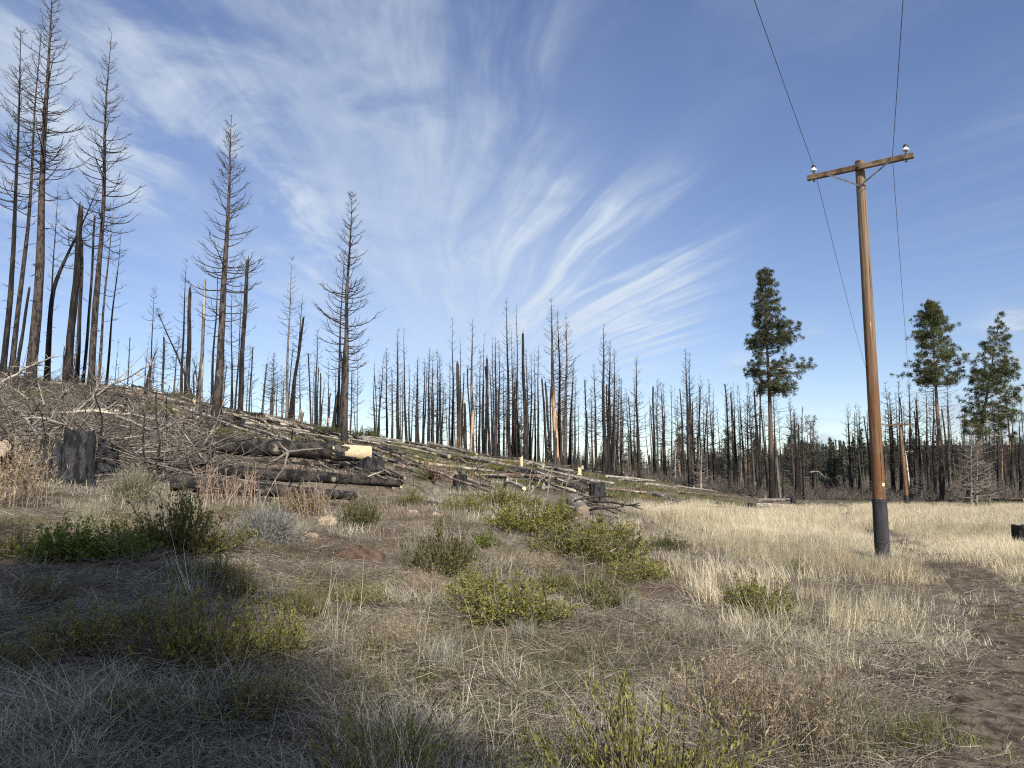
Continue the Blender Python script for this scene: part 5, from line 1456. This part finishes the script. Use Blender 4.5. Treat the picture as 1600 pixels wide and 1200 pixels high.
def branch(pix, Y, wpx, label, mat='twig_grey', side=10, sl=.35, group='dead branches of the slash pile', seed=0):
    r = np.random.default_rng(int(pix[0][0] * 3 + pix[0][1] + seed))
    q = np.array([P(x, y, Y + r.normal(0, .25)) for x, y in pix])
    o = link('dead_branch', branch_mesh(q - q[0], wpx / F_PX * Y * .5, M[mat], r, side, sl), None, q[0])
    tag(o, label, 'branch', group)


branch([(-8, 604), (22, 585), (55, 568), (92, 557)], 30, 6, 'grey dead branch arching up from the left edge across the burnt trunks', side=12)
branch([(110, 648), (140, 630), (175, 600), (205, 582), (243, 568)], 27, 6, 'long grey branch rising right above the slash pile towards the skyline', side=12)
branch([(-5, 646), (40, 641), (75, 641), (120, 658), (160, 690)], 25, 6, 'grey limb running along the top of the slash pile from the left edge', side=12)
branch([(85, 645), (140, 643), (190, 646), (250, 655)], 26, 6, 'pale peeling limb lying level across the middle of the slash pile', 'log_pale', 8, .2)
branch([(40, 655), (70, 650), (95, 662), (140, 680), (185, 700)], 23, 5, 'grey limb drooping from the slash pile behind the largest stump', side=10)
branch([(180, 650), (215, 665), (255, 678), (300, 692)], 24, 6, 'grey limb slanting down right towards the cream-ended log', side=8)
branch([(315, 660), (312, 620), (308, 590), (300, 560)], 36, 4, 'thin upright dead stem just left of the big brown slope pine', 'twig', 8)
branch([(338, 690), (328, 668), (320, 655)], 28, 4, 'black upright stick standing on the left end of the cream-ended log', 'twig', 2)
branch([(402, 696), (400, 675), (398, 655)], 28, 3, 'black upright spike standing on the cream-ended log', 'twig', 1)
branch([(456, 690), (457, 675), (456, 662)], 30, 2.5, 'thin black spike above the middle of the cream-ended log', 'twig', 1)
branch([(361, 675), (360, 655), (359, 637)], 38, 3, 'black spike right beside the big brown slope pine', 'twig', 1)
branch([(465, 770), (470, 750), (477, 738), (480, 728)], 19, 4, 'black forked twig standing up from the lower charred log', 'twig', 4, .5)
branch([(540, 758), (548, 742), (541, 728)], 19, 3.5, 'curved dark twig right of the forked twig on the lower log', 'twig', 4, .5)
branch([(0, 752), (60, 742), (120, 735)], 18, 2.5, 'thin pale stick behind the left stumps', side=4)
branch([(345, 790), (372, 760), (400, 735)], 15, 3, 'pale bent stick leaning on the lowest charred log', 'log_pale', 3, .2)
branch([(575, 745), (600, 735), (618, 728)], 18, 3, 'pale stick lying beside the squat black stump', 'log_pale', 2, .2)
branch([(727, 800), (745, 765), (755, 750), (740, 720)], 22, 4, 'dark crooked branch poking up on the centre mound', 'twig', 8, .5)
branch([(690, 790), (660, 765), (640, 755)], 22, 3, 'thin dark branch lying left of the crooked centre branch', 'twig', 8, .4)
branch([(760, 790), (745, 775), (700, 770), (680, 778)], 24, 4, 'arched grey dead limb below the dark stump on the mound', 'twig_grey', 10, .4)
branch([(818, 770), (830, 752), (838, 735)], 27, 2.2, 'thin white stick fanning up beside the pale short log, leftmost', 'log_pale', 2)
branch([(826, 772), (828, 745), (832, 722)], 27, 2.2, 'thin white stick fanning up beside the pale short log, middle', 'log_pale', 3)
branch([(828, 772), (850, 745), (872, 725)], 27, 2.2, 'thin white stick fanning up beside the pale short log, rightmost', 'log_pale', 3)
branch([(855, 775), (860, 745), (866, 728)], 27, 2, 'white dead stem before the pale short log', 'log_pale', 5)
branch([(880, 775), (888, 750), (892, 735)], 27, 2, 'white dead stem close to the root end with dark branches', 'log_pale', 6)
branch([(965, 838), (972, 800), (978, 775), (1000, 755)], 19, 2.2, 'thin pale stem standing at the meadow edge before the dark branches', 'log_pale', 8, .5)
branch([(0, 995), (30, 993), (52, 992)], 5.8, 7, 'bare pale stick lying in the shade at the left edge', 'twig_grey', 0)
branch([(868, 812 - 60), (868, 728), (875, 722)], 60, 4, 'black hooked limb arched beside the orange stripped trunks', 'twig', 2)
branch([(1480, 767), (1510, 745), (1540, 722), (1560, 712), (1578, 707)], 60, 4, 'long dead limb slanting up right before the dark right stand', 'twig', 8, .25)
branch([(1520, 772), (1560, 768), (1590, 752), (1604, 742)], 58, 4, 'dark dead limb lying low at the right edge of the meadow', 'twig', 10, .3)
branch([(1265, 738), (1278, 736), (1290, 748)], 70, 3, 'pale drooping dead limb right of the tall living pine', 'log_pale', 3, .3)
branch([(1415, 802), (1412, 796), (1414, 800)], 52, 4, 'small dark stick poking from the grass below the second pole', 'twig', 0)
branch([(1428, 806), (1424, 799), (1421, 797)], 52, 4, 'dark splinter leaning in the grass right below the second pole', 'twig', 0)
branch([(1322, 828), (1323, 812), (1323, 800)], 24, 2, 'single dark dry stalk in the pale meadow left of the utility pole', 'twig', 0)
branch([(985, 862), (972, 845), (985, 838), (1003, 832)], 17, 5, 'dark curled root piece lying in grass right of the broad olive shrub', 'twig', 3, .3)

rngb = np.random.default_rng(909)
ADJ = ['curved', 'crooked', 'straight', 'forked', 'bent', 'twisted']
k = 0
SPOTS = [(20, 628), (45, 612), (70, 622), (95, 610), (120, 625), (145, 612), (170, 628), (195, 640), (30, 668), (60, 680), (150, 668), (205, 682), (235, 690), (265, 700), (15, 700), (225, 712), (290, 680), (250, 660), (110, 672), (185, 715)]
ROWW = ['over the left burnt trunks', 'on the slash pile near the left edge', 'on the slash pile behind the stumps', 'on the slash right of the stumps']
for (px, py) in SPOTS:
    r = rngb
    ln = r.uniform(28, 80); an = r.uniform(.1, 1.3) * r.choice([-1, 1])
    pts = [(px, py + 12), (px + ln * .35 * math.cos(an) * 1.0, py + 12 - abs(ln * .4 * math.sin(an)) - 3), (px + ln * .8 * math.cos(an), py + 12 - abs(ln * math.sin(an)))]
    if an < 0: pts = [(2 * px - x, y) for x, y in pts]
    near = 'above the slash' if py < 640 else ('within the slash' if py < 690 else 'at the foot of the slash')
    lm = min([(20, 'left edge'), (80, 'left-hand charred stump'), (121, 'largest black stump'), (164, 'right-hand charred stump'), (230, 'rabbitbrush'), (300, 'left end of the cream-ended log')], key=lambda q: abs(q[0] - px))[1]
    branch(pts, r.uniform(22, 30), r.uniform(2.5, 4.5), f'{ADJ[k % 6]} {"steep" if pts[-1][1] < py - 15 else "low"} grey branch {near} near the {lm}', side=12, sl=.45, seed=k)
    k += 1


def slash():
    r = np.random.default_rng(71)
    n = 1900
    px = r.uniform(-120, 340, n); py = 598 + 152 * r.random(n)
    pts = []
    for a, b in zip(px, py):
        b = b + max(0, (a - 150)) * .12
        pts.append(hit(a, b, 50))
    st = np.array(pts)
    st[:, 2] += np.abs(r.normal(0, .36, n)) * (.5 + .8 * sst(330 - px, 0, 250))
    L = r.uniform(.6, 2.9, n); az = r.uniform(0, 6.28, n); el = np.radians(r.normal(8, 20, n))
    S = 6; k = np.linspace(0, 1, S)
    a2 = az[:, None] + r.normal(0, .16, (n, S)).cumsum(1); e2 = el[:, None] + r.normal(0, .14, (n, S)).cumsum(1)
    D = np.stack([np.cos(e2) * np.cos(a2), np.cos(e2) * np.sin(a2), np.sin(e2)], -1)
    p = st[:, None] + np.concatenate([np.zeros((n, 1, 3)), np.cumsum((L / (S - 1))[:, None, None] * D[:, :-1], 1)], 1)
    g = zt(p[..., 0], p[..., 1]) + .02
    p[..., 2] = np.maximum(p[..., 2], g)
    mb = MB(); tubes(mb, p, (r.uniform(.008, .034, n) * np.where(r.random(n) < .12, 1.8, 1))[:, None] * (1 - .6 * k[None]), 4, rng=r)
    m = n
    bi = np.arange(n); i0 = r.integers(1, S - 1, m)
    d = nrm(D[bi, i0] + r.normal(0, .7, (m, 3)) + [0, 0, .3]); l = L[bi] * r.uniform(.15, .5, m)
    k4 = np.linspace(0, 1, 4)
    pp = p[bi, i0][:, None] + l[:, None, None] * (d[:, None] * k4[None, :, None] + (r.normal(0, .25, (m, 3)))[:, None] * (k4 ** 2)[None, :, None])
    tubes(mb, pp, (r.uniform(.006, .014, m))[:, None] * (1 - .5 * k4[None]), 3, rng=r)
    o = link('slash_debris', mb.mesh('slash_debris', M['slash']))
    tag(o, 'tangled heap of dead grey twigs and limbs on the left slope', 'slash', kind='stuff')


slash()


def root_end():
    """butt of a fallen tree whose burnt limbs fan out to the right"""
    r = np.random.default_rng(5)
    b = hit(905, 806)
    Y = b[1]
    root = empty('fallen_treetop', b)
    a, c = P(896, 782, Y + .5) - b, P(911, 800, Y - .35) - b
    me = log_mesh(a, c, .21, .17, [M['log_grey'], M['cut_old']], r, 14, 7, .08, True, 3)
    link('trunk', me, root)
    for (pts, w) in (([(898, 782), (920, 777), (940, 776), (962, 776)], 4), ([(902, 788), (930, 784), (955, 785), (985, 790), (1000, 790)], 5), ([(985, 790), (1000, 786)], 3), ([(985, 789), (1004, 796)], 3.5), ([(906, 792), (930, 788), (955, 793), (975, 792)], 4),
                     ([(910, 796), (930, 793), (945, 795), (964, 803)], 4), ([(912, 800), (930, 795), (960, 794), (977, 802)], 4), ([(914, 803), (935, 803), (954, 807)], 4), ([(908, 806), (900, 808), (897, 809)], 4), ([(960, 794), (975, 790), (985, 789)], 3)):
        p = np.array([P(x, y, Y + r.normal(0, .2)) for x, y in pts]) - b
        p[0] = P(*pts[0], Y - .1) - b
        mb = MB(); tubes(mb, p, np.linspace(w, w * .45, len(p)) / F_PX * Y * .5, 6, rng=r)
        link('branch', mb.mesh('branch', M['twig']), root)
    tag(root, 'butt of a fallen burnt tree with dark limbs fanning out to the right', 'fallen tree')


root_end()

# ------------------------------------------------------------------ living pines
def pine_meshes(rng, H=24.0, cb=.5, R=2.6, nb=95, tufts=7, lean=(0, 0), r0=.24, needles='needles', ctrl=None, asym=None, nlen=.30, per=30):
    path = tree_path(H, lean, rng, segs=16, wob=.003, ctrl=ctrl)
    tr = trunk_mesh(path, r0, M['pine_bark'], rng, False, 12, .3, .03)
    tp = np.linspace(0, 1, len(path))
    at = lambda t: np.stack([np.interp(t, tp, path[:, i]) for i in range(3)], -1)
    s = np.sort(rng.random(nb)); t = cb + (1 - cb) * s * .99
    L = R * np.where(s < .25, .75 + s, 1.0 - .8 * (s - .25) / .75) * rng.uniform(.55, 1.2, nb) + .15
    az = np.arange(nb) * 2.4 + rng.normal(0, .4, nb)
    if asym is not None: L = L * (1 + asym[1] * np.cos(az - asym[0]) * (1 - s))
    S = 6; k = np.linspace(0, 1, S)
    e0 = np.radians(-12 + 55 * s + rng.normal(0, 8, nb)); e1 = e0 + np.radians(rng.uniform(15, 45, nb))
    el = e0[:, None] + (e1 - e0)[:, None] * k[None]
    D = np.stack([np.cos(el) * np.cos(az)[:, None], np.cos(el) * np.sin(az)[:, None], np.sin(el)], -1)
    p = at(t)[:, None] + np.concatenate([np.zeros((nb, 1, 3)), np.cumsum((L / (S - 1))[:, None, None] * D[:, :-1], 1)], 1)
    mb = MB(); tubes(mb, p, (.02 + .014 * L)[:, None] * (1 - .7 * k[None]), 5, rng=rng)
    nd = 26
    td = rng.uniform(cb - .16, cb + .05, nd); ad = rng.uniform(0, 6.28, nd); ld = R * rng.uniform(.3, 1.0, nd)
    kk = np.linspace(0, 1, 5)
    dd = np.stack([np.cos(ad), np.sin(ad), rng.normal(-.05, .12, nd)], -1)
    pd = at(td)[:, None] + ld[:, None, None] * (dd[:, None] * kk[None, :, None] + np.array([0, 0, .25]) * (kk ** 2)[None, :, None])
    tubes(mb, pd, np.full((nd, 1), .028) * (1 - .7 * kk[None]), 4, rng=rng)
    # tufts
    m = nb * tufts
    bi = rng.choice(nb, m, p=L / L.sum())
    ti = 1 - rng.random(m) ** 1.4 * .62
    f = ti * (S - 1); i0 = np.minimum(f.astype(int), S - 2); fr = (f - i0)[:, None]
    c = p[bi, i0] * (1 - fr) + p[bi, i0 + 1] * fr
    off = rng.normal(0, 1, (m, 3)) * (.07 + .12 * L[bi])[:, None] * [1, 1, .6] + [0, 0, .1]
    ce = c + off
    tubes(mb, np.stack([c, ce], 1), np.full((m, 2), .009), 3, rng=rng)
    br = mb.mesh('branches', M['twig_grey'])
    n = m * per
    ci = np.repeat(np.arange(m), per)
    d = nrm(rng.normal(size=(n, 3)) + nrm(off)[ci] * .5 + [0, 0, .45])
    sh = np.repeat(rng.random(m), per)
    mbn = MB(); leaf_quads(mbn, ce[ci] + d * .03, d, nlen * rng.uniform(.65, 1.15, n), .11, rng, rnd=np.clip(sh * .7 + rng.random(n) * .3, 0, 1))
    return tr, br, mbn.mesh('needles', M[needles], False)


def live_pine(pxb, Y, pxt, pyt, wpx, label, seed, group='living pines', ctrl=None, base=None, Hm=None, name='living_pine', **kw):
    r = np.random.default_rng(seed)
    b = foot(pxb, Y) if base is None else np.array([base[0], base[1], float(zt(*base))])
    if base is None:
        top = P(pxt, pyt, Y); H = top[2] - b[2]; lean = (top[0] - b[0], 0)
        r0 = wpx / F_PX * Y * .5
    else: H, lean, r0 = Hm, (0, 0), .22
    c = None
    if ctrl is not None:
        c = [P(x, y, Y) - b for x, y in ctrl]; c[0] = np.zeros(3)
    tr, br, ne = pine_meshes(r, H, r0=r0, lean=lean, ctrl=c, **kw)
    root = empty(name, b)
    link('trunk', tr, root)
    cr = link('crown', ne, root)
    link('branches', br, cr)
    tag(root, label, 'pine tree', group)
    return root, (tr, br, ne)


live_pine(1207, 82, 1196, 426, 9.5, 'tall living green pine rising above the burnt stand left of the utility pole', 11, cb=.46, R=3.0, nb=105, tufts=9, asym=(0.0, .4), nlen=.4, per=44)
live_pine(1474, 84, 1455, 477, 8.5, 'living green pine right of the utility pole with a bare straight trunk', 12, cb=.58, R=3.1, nb=88, tufts=9, nlen=.4, per=44)
live_pine(1512, 80, 1561, 497, 8, 'living green pine near the right edge with a crooked right-leaning trunk', 13, cb=.38, R=2.8, nb=96, tufts=8, nlen=.38, per=42, asym=(0.0, .5),
          ctrl=[(1512, 785), (1520, 740), (1529, 690), (1537, 650), (1545, 600), (1553, 550), (1561, 497)])
for (pxb, Y, pxt, pyt, w, lab, sd, kw) in [
    (1268, 120, 1266, 655, 6, 'rounded dark green pine at the right end of the dense stand', 21, dict(cb=.12, R=2.6)),
    (1064, 130, 1062, 655, 5, 'small dark green conifer inside the stand left of the twin-topped pine', 22, dict(cb=.1, R=1.5)),
    (1138, 125, 1137, 672, 5, 'dark green conifer among burnt trunks left of the tall living pine', 23, dict(cb=.1, R=1.7)),
    (1180, 135, 1179, 690, 5, 'low dark conifer just left of the tall living pine trunk', 24, dict(cb=.08, R=1.9)),
    (1236, 128, 1236, 682, 5, 'dark green conifer just right of the tall living pine trunk', 25, dict(cb=.1, R=1.6)),
    (1304, 100, 1303, 716, 4, 'low bushy green conifer in the gap left of the utility pole', 26, dict(cb=.05, R=1.7)),
    (1288, 130, 1288, 702, 4, 'low green conifer at the notch where the far hill shows', 27, dict(cb=.05, R=1.9)),
    (1530, 130, 1531, 665, 5, 'dark conifer behind the crooked living pine', 28, dict(cb=.1, R=1.8)),
    (985, 135, 985, 690, 5, 'dark little conifer behind the lone narrow burnt pine', 29, dict(cb=.1, R=1.5)),
    (812, 120, 812, 660, 5, 'dark conifer deep behind the tallest central pair', 30, dict(cb=.1, R=1.4)),
]:
    live_pine(pxb, Y, pxt, pyt, w, lab, sd, 'green conifers inside the burnt stand', nb=46, tufts=5, per=18, nlen=.42, needles='needles_dark', name='green_conifer', **kw)

# small grey dead saplings before the right stand
for (pxb, Y, pxt, pyt, lab) in [(1518, 62, 1516, 660, 'grey twiggy dead sapling before the crooked living pine'), (1526, 62, 1527, 690, 'shorter grey dead sapling right beside the twiggy one'), (1546, 63, 1546, 725, 'small grey dead sapling near the right edge'),
                                (1095, 84, 1096, 700, 'grey dead sapling right of the twin-topped burnt pine'), (1055, 90, 1056, 690, 'pale grey dead sapling left of the twin-topped burnt pine'), (1372, 90, 1376, 715, 'grey dead sapling behind the utility pole'), (1440, 86, 1441, 725, 'low grey dead sapling left of the second living pine')]:
    make_tree('dead_sapling', pxb, Y, pxt, pyt, 4, lab, 'dead sapling', 'grey dead saplings', 'full', 'twig_grey', 90, 6, .08, .22, tw='twig_grey', sides=6, stubs=0, thick=.8, up=.5)

# trees behind the viewpoint whose shade lies over the near slope
SHADE = [(8.6, -24.6, 27), (7.0, -26.4, 28), (5.4, -24.8, 26), (3.6, -26.6, 27), (1.8, -25.2, 25), (.2, -24.0, 23), (6.4, -20.4, 22), (4.0, -18.2, 20), (2.2, -16.6, 18)]
SH_LAB = ['tallest living pine behind the viewpoint, right end of the row shading the slope', 'living pine behind the viewpoint, second from the right of the shading row', 'living pine behind the viewpoint, third from the right of the shading row',
          'living pine behind the viewpoint, fourth from the right of the shading row', 'living pine behind the viewpoint, fifth from the right of the shading row', 'living pine behind the viewpoint, left end of the shading row',
          'tall living pine standing before the shading row behind the viewpoint', 'living pine between the viewpoint and the shading row, middle one', 'smallest living pine nearest behind the viewpoint']
SHADE = [((a, b), h) for a, b, h in SHADE]
for i, (b, H) in enumerate(SHADE):
    live_pine(0, 0, 0, 0, 0, SH_LAB[i], 40 + i, 'living pines behind the viewpoint', base=b, Hm=H, cb=.3, R=3.5, nb=135, tufts=11, per=22, nlen=.6)

# far wood on the valley side
def far_wood():
    meshes = []
    for i in range(4):
        r = np.random.default_rng(600 + i)
        mb = MB()
        tubes(mb, np.array([[0, 0, -1], [0, 0, 5], [0, 0, 14]]), np.array([.25, .2, .03]), 5, rng=r)
        if i < 2:
            n = 260; z = r.uniform(2, 14, n); rad = (14.5 - z) / 12.5 * 2.4 * np.sqrt(r.random(n)); a = r.uniform(0, 6.28, n)
            leaf_quads(mb, np.stack([rad * np.cos(a), rad * np.sin(a), z], -1), nrm(r.normal(size=(n, 3)) + [0, 0, .2]), r.uniform(.6, 1.2, n), .6, r, 1)
        else:
            n = 110; z = r.uniform(2, 13.5, n); a = r.uniform(0, 6.28, n); l = (14.5 - z) / 11.5 * 1.6 + .2
            e = np.stack([l * np.cos(a), l * np.sin(a), z + l * .5], -1)
            tubes(mb, np.stack([np.stack([z * 0, z * 0, z], -1), e], 1), np.full((n, 2), .05), 3, rng=r)
        meshes.append(mb.mesh('far_wood_tree', [M['char'], M['needles_dark']], False))
    c = proto_collection('far_wood_tree', meshes)
    r = np.random.default_rng(8)
    X, Y = spread_pts(r, 3200, -100, 1800, 190, 900, .8)
    u = 800 + F_PX * X / Y
    kp = (Y > 330) | (r.random(len(X)) < np.interp(u, [500, 900, 1050, 1250], [.12, .25, .8, 1]))
    X, Y, u = X[kp], Y[kp], u[kp]
    green = r.random(len(X)) < np.where((u > 1225) & (u < 1345), .5, .1)
    scatter_kind('far_wood', c, 4, X, Y, r, .45, .9, .02, 'distant burnt and green forest on the valley side seen between trunks', 'forest', idx=np.where(green, r.integers(0, 2, len(X)), r.integers(2, 4, len(X))))
    # small undergrowth in the far stand
    X, Y = spread_pts(r, 1500, 960, 1750, 84, 135, .8)
    c2 = proto_collection('stand_brush', [branchy(np.random.default_rng(700 + i)) for i in range(4)])
    scatter_kind('stand_undergrowth', c2, 4, X, Y, r, .35, .95, .1, 'grey dead brush tangled under the dark far stand', 'undergrowth')


def branchy(r):
    mb = MB(); n = 70
    a = r.uniform(0, 6.28, n); l = r.uniform(.5, 2.0, n); k = np.linspace(0, 1, 4)
    d = nrm(np.stack([np.cos(a), np.sin(a), r.uniform(.3, 1.8, n)], -1))
    st = r.normal(0, .5, (n, 3)) * [1, 1, 0]
    p = st[:, None] + l[:, None, None] * (d[:, None] * k[None, :, None] + r.normal(0, .15, (n, 1, 3)) * (k ** 2)[None, :, None])
    tubes(mb, p, np.full((n, 1), .022) * (1 - .6 * k[None]), 3, rnd=r.random(n), rng=r)
    return mb.mesh('brush', M['slash'], False)


far_wood()

# ------------------------------------------------------------------ utility poles and wires
def lathe(mb, c, prof, n=16, ax=None, mat=0):
    a = np.linspace(0, 2 * np.pi, n, endpoint=False)
    V = np.array([[(r * math.cos(t), r * math.sin(t), z) for t in a] for r, z in prof])
    idx = np.arange(len(prof) * n).reshape(len(prof), n); nx = np.roll(idx, -1, 1)
    mb.add(V.reshape(-1, 3) + c, np.stack([idx[:-1], nx[:-1], nx[1:], idx[1:]], -1).reshape(-1, 4), mat)


def pole_main():
    b = hit(1380, 882)
    Y0 = b[1]
    top = P(1343, 252, Y0)
    H = top[2] - b[2]
    rot = empty('utility_pole', b)
    r = np.random.default_rng(9)
    lean = np.array([top[0] - b[0], 0, 0])
    zs = np.linspace(1.14, H, 24)
    rad = lambda z: np.interp(z, [0, 1.2, H], [.118, .112, .083])
    mb = MB()
    V = tubes(mb, np.array([lean * z / H + [0, 0, z] for z in zs]), rad(zs), 28, 0, rough=.008, rng=r)
    cap_ring(mb, V[0, -1][::-1], 0, np.array([0, 0, .004]))
    link('shaft', mb.mesh('shaft', M['pole']), rot)
    zs = np.linspace(-.6, 1.16, 12)
    mb = MB(); V = tubes(mb, np.array([lean * z / H + [0, 0, z] for z in zs]), rad(np.maximum(zs, 0)) + .012, 28, 0, rough=.006, rng=r)
    cap_ring(mb, V[0, -1][::-1], 0)
    sl = link('ground_wrap', mb.mesh('ground_wrap', M['sleeve']), rot)
    for z in (.4, 1.11):
        mb = MB(); lathe(mb, lean * z / H + np.array([0, 0, z]), [(rad(z) + .013, -.012), (rad(z) + .0165, -.008), (rad(z) + .0165, .008), (rad(z) + .013, .012)], 28)
        link('band', mb.mesh('band', M['sleeve']), sl)
    # crossarm, horizontal, bolted to the viewer's side
    A, B = P(1263, 282, Y0 * 1.036) - b, P(1429, 243, Y0 * .958) - b
    zm = (A[2] + B[2]) / 2; A[2] = B[2] = zm
    ax = nrm(B - A); fr = nrm(np.cross(ax, [0, 0, 1])); up = np.array([0, 0, 1.0])
    if fr[1] > 0: fr = -fr
    mid = lean * zm / H + np.array([0, 0, zm]) + fr * (rad(zm) + .04)
    Lh = np.linalg.norm(B - A) / 2
    AX = np.stack([ax, fr, up])
    mb = MB()
    box(mb, mid, (2 * Lh, .085, .1), AX)
    me = mb.mesh('crossarm', M['arm'], False)
    ca = link('crossarm', me, rot)
    bv = ca.modifiers.new('bevel', 'BEVEL'); bv.width = .008; bv.segments = 2
    ins_pos = []
    for s, nm in ((-1, 'left'), (1, 'right')):
        c = mid + ax * s * (Lh - .13) + up * .0575
        mb = MB()
        lathe(mb, c, [(.011, -.16), (.011, .07)], 8)
        lathe(mb, c, [(.0, -.16), (.022, -.155), (.022, -.13), (.0, -.125)], 8)
        lathe(mb, c, [(.0, .0), (.024, .001), (.024, .01), (.0, .012)], 10)
        link('pin', mb.mesh('pin', M['dark_metal']), ca)
        mb = MB()
        lathe(mb, c, [(.018, .055), (.058, .06), (.064, .072), (.06, .084), (.042, .104), (.033, .12), (.03, .128)], 20)
        ins = link('insulator', mb.mesh('insulator', M['porcelain']), rot)
        mb = MB()
        lathe(mb, c, [(.030, .126), (.034, .13), (.042, .137), (.044, .15), (.034, .158), (.024, .162), (.034, .168), (.032, .18), (.0, .186)], 18)
        link('cap', mb.mesh('cap', M['dark_metal']), ins)
        ins_pos.append(b + c + up * .16)
    for s in (-1, 1):
        p0 = mid + ax * s * .52 - up * .05 + fr * .052
        zb = zm - .36
        p1 = lean * zb / H + np.array([0, 0, zb]) + fr * (rad(zb) + .01)
        mb = MB(); d = nrm(p1 - p0); sd = nrm(np.cross(d, fr)); box(mb, (p0 + p1) / 2, (np.linalg.norm(p1 - p0) + .03, .006, .03), np.stack([d, nrm(np.cross(sd, d)), sd]))
        link('brace', mb.mesh('brace', M['galv'], False), rot)
    for (off, zz) in ((0, zm), (0, zm + .14), (0, zm - .36)):
        c = lean * zz / H + np.array([0, 0, zz]) + fr * (rad(zz) + (.095 if zz == zm else .004))
        mb = MB(); box(mb, c, (.035, .02, .035), AX); link('bolt', mb.mesh('bolt', M['dark_metal'], False), rot)
    # small pale tag tacked on the right of the shaft
    zt_ = P(1383, 757, Y0)[2] - b[2]
    vd = nrm(np.array([-b[0], -b[1], 0])); rd = np.cross([0, 0, 1], vd); rd = rd if rd[0] > 0 else -rd
    nr = nrm(vd * .72 + rd * .7); rad_ = rad(zt_) + .004
    mb = MB(); box(mb, lean * zt_ / H + np.array([0, 0, zt_]) + nr * rad_, (.05, .004, .06), np.stack([np.cross(nr, [0, 0, 1]), nr, up]))
    link('tag', mb.mesh('tag', M['tagplate'], False), rot)
    tag(rot, 'tall orange-brown wooden utility pole with crossarm and dark wrapped base in the meadow', 'utility pole')
    return b, mid + b, ax, fr, Lh, ins_pos, H


pb, pmid, pax, pfr, pLh, pins, pH = pole_main()


def small_pole(pxb, Y, pxt, pyt, wpx, mat, arm_px, label, arm_mat, arm_drop=.15, insul=True, base_char=True):
    b = foot(pxb, Y); top = P(pxt, pyt, Y); H = top[2] - b[2]; lean = np.array([top[0] - b[0], 0, 0])
    rot = empty('utility_pole', b)
    r0 = wpx / F_PX * Y * .5
    r = np.random.default_rng(int(pxb))
    zs = np.linspace(.95 if base_char else -.5, H, 12)
    mb = MB(); V = tubes(mb, np.array([lean * z / H + [0, 0, z] for z in zs]), np.interp(zs, [0, H], [r0, r0 * .7]), 14, rng=r); cap_ring(mb, V[0, -1][::-1])
    link('shaft', mb.mesh('shaft', M[mat]), rot)
    if base_char:
        zs = np.linspace(-.5, 1.0, 4)
        mb = MB(); tubes(mb, np.array([lean * z / H + [0, 0, z] for z in zs]), np.full(4, r0 + .012), 14, rng=r)
        link('ground_wrap', mb.mesh('ground_wrap', M['sleeve']), rot)
    ends = []
    L = arm_px / F_PX * Y
    ax = nrm(np.array([pax[0], pax[1], 0])) if base_char else np.array([1.0, 0, 0])
    fr = np.array([ax[1], -ax[0], 0]); fr = fr if fr[1] < 0 else -fr
    c = lean * (H - arm_drop) / H + np.array([0, 0, H - arm_drop]) + fr * (r0 * .7 + .05)
    mb = MB(); box(mb, c, (L, .1, .12), np.stack([ax, fr, [0, 0, 1]]))
    link('crossarm', mb.mesh('crossarm', M[arm_mat], False), rot)
    for s in (-1, 1):
        q = c + ax * s * (L / 2 - .12) + [0, 0, .06]
        mb = MB(); lathe(mb, q, [(.012, -.02), (.02, .04), (.07, .05), (.075, .08), (.03, .12), (.0, .17)], 10)
        link('insulator', mb.mesh('insulator', M['porcelain']), rot)
        ends.append(b + q + [0, 0, .12])
        mb = MB(); p0, p1 = c + ax * s * L * .25 - [0, 0, .05], lean * (H - arm_drop - .4) / H + np.array([0, 0, H - arm_drop - .4]) + fr * r0 * .75
        tubes(mb, np.array([p0, p1]), np.array([.014, .014]), 4, rng=r); link('brace', mb.mesh('brace', M['galv'], False), rot)
    tag(rot, label, 'utility pole')
    return ends


e2 = small_pole(1418, 66, 1406, 661, 6.2, 'pole', 40, 'second wooden utility pole farther along the meadow with dark wrapped foot', 'arm')
e3 = small_pole(1422, 105, 1414, 704, 4.2, 'whitepole', 20, 'far bleached utility pole with a white crossarm before the dark stand', 'whitepole', .1, True, False)


def wire(pts_list, r, label):
    mb = MB()
    for a, b, sag in pts_list:
        t = np.linspace(0, 1, 40)[:, None]
        p = a + (b - a) * t - np.array([0, 0, 1]) * (4 * sag * t * (1 - t))
        tubes(mb, p, np.full(40, r), 5)
    o = link('power_line', mb.mesh('power_line', M['wire']))
    tag(o, label, 'wire', 'overhead power lines')


# the left line is tied to the left insulator; the right one lies over the arm just inside the right insulator
inner = pmid + pax * (pLh - .36) - pfr * .03 + np.array([0, 0, .066])
back = np.array([-.466, -.885, 0]) * 38
wire([(pins[0], e2[0], 1.15), (pins[0], pins[0] + back + [0, 0, .9], .45)], .0055, 'overhead wire tied to the left insulator of the tall utility pole')
q = P(1400, 0, 10.6); bk2 = (q - inner); bk2 = bk2 / np.linalg.norm(bk2[:2]) * 38
wire([(inner, e2[1], 1.15), (inner, inner + np.array([bk2[0], bk2[1], bk2[2] * .35]), .45)], .0055, 'overhead wire lying over the right half of the tall pole crossarm')
wire([(e3[1], P(1640, 714, 120), .3)], .014, 'pale wire running right from the far bleached pole, upper')
wire([(e3[1] - np.array([0, 0, .4]), P(1620, 724, 112), .4)], .012, 'pale wire running right from the far bleached pole, lower')
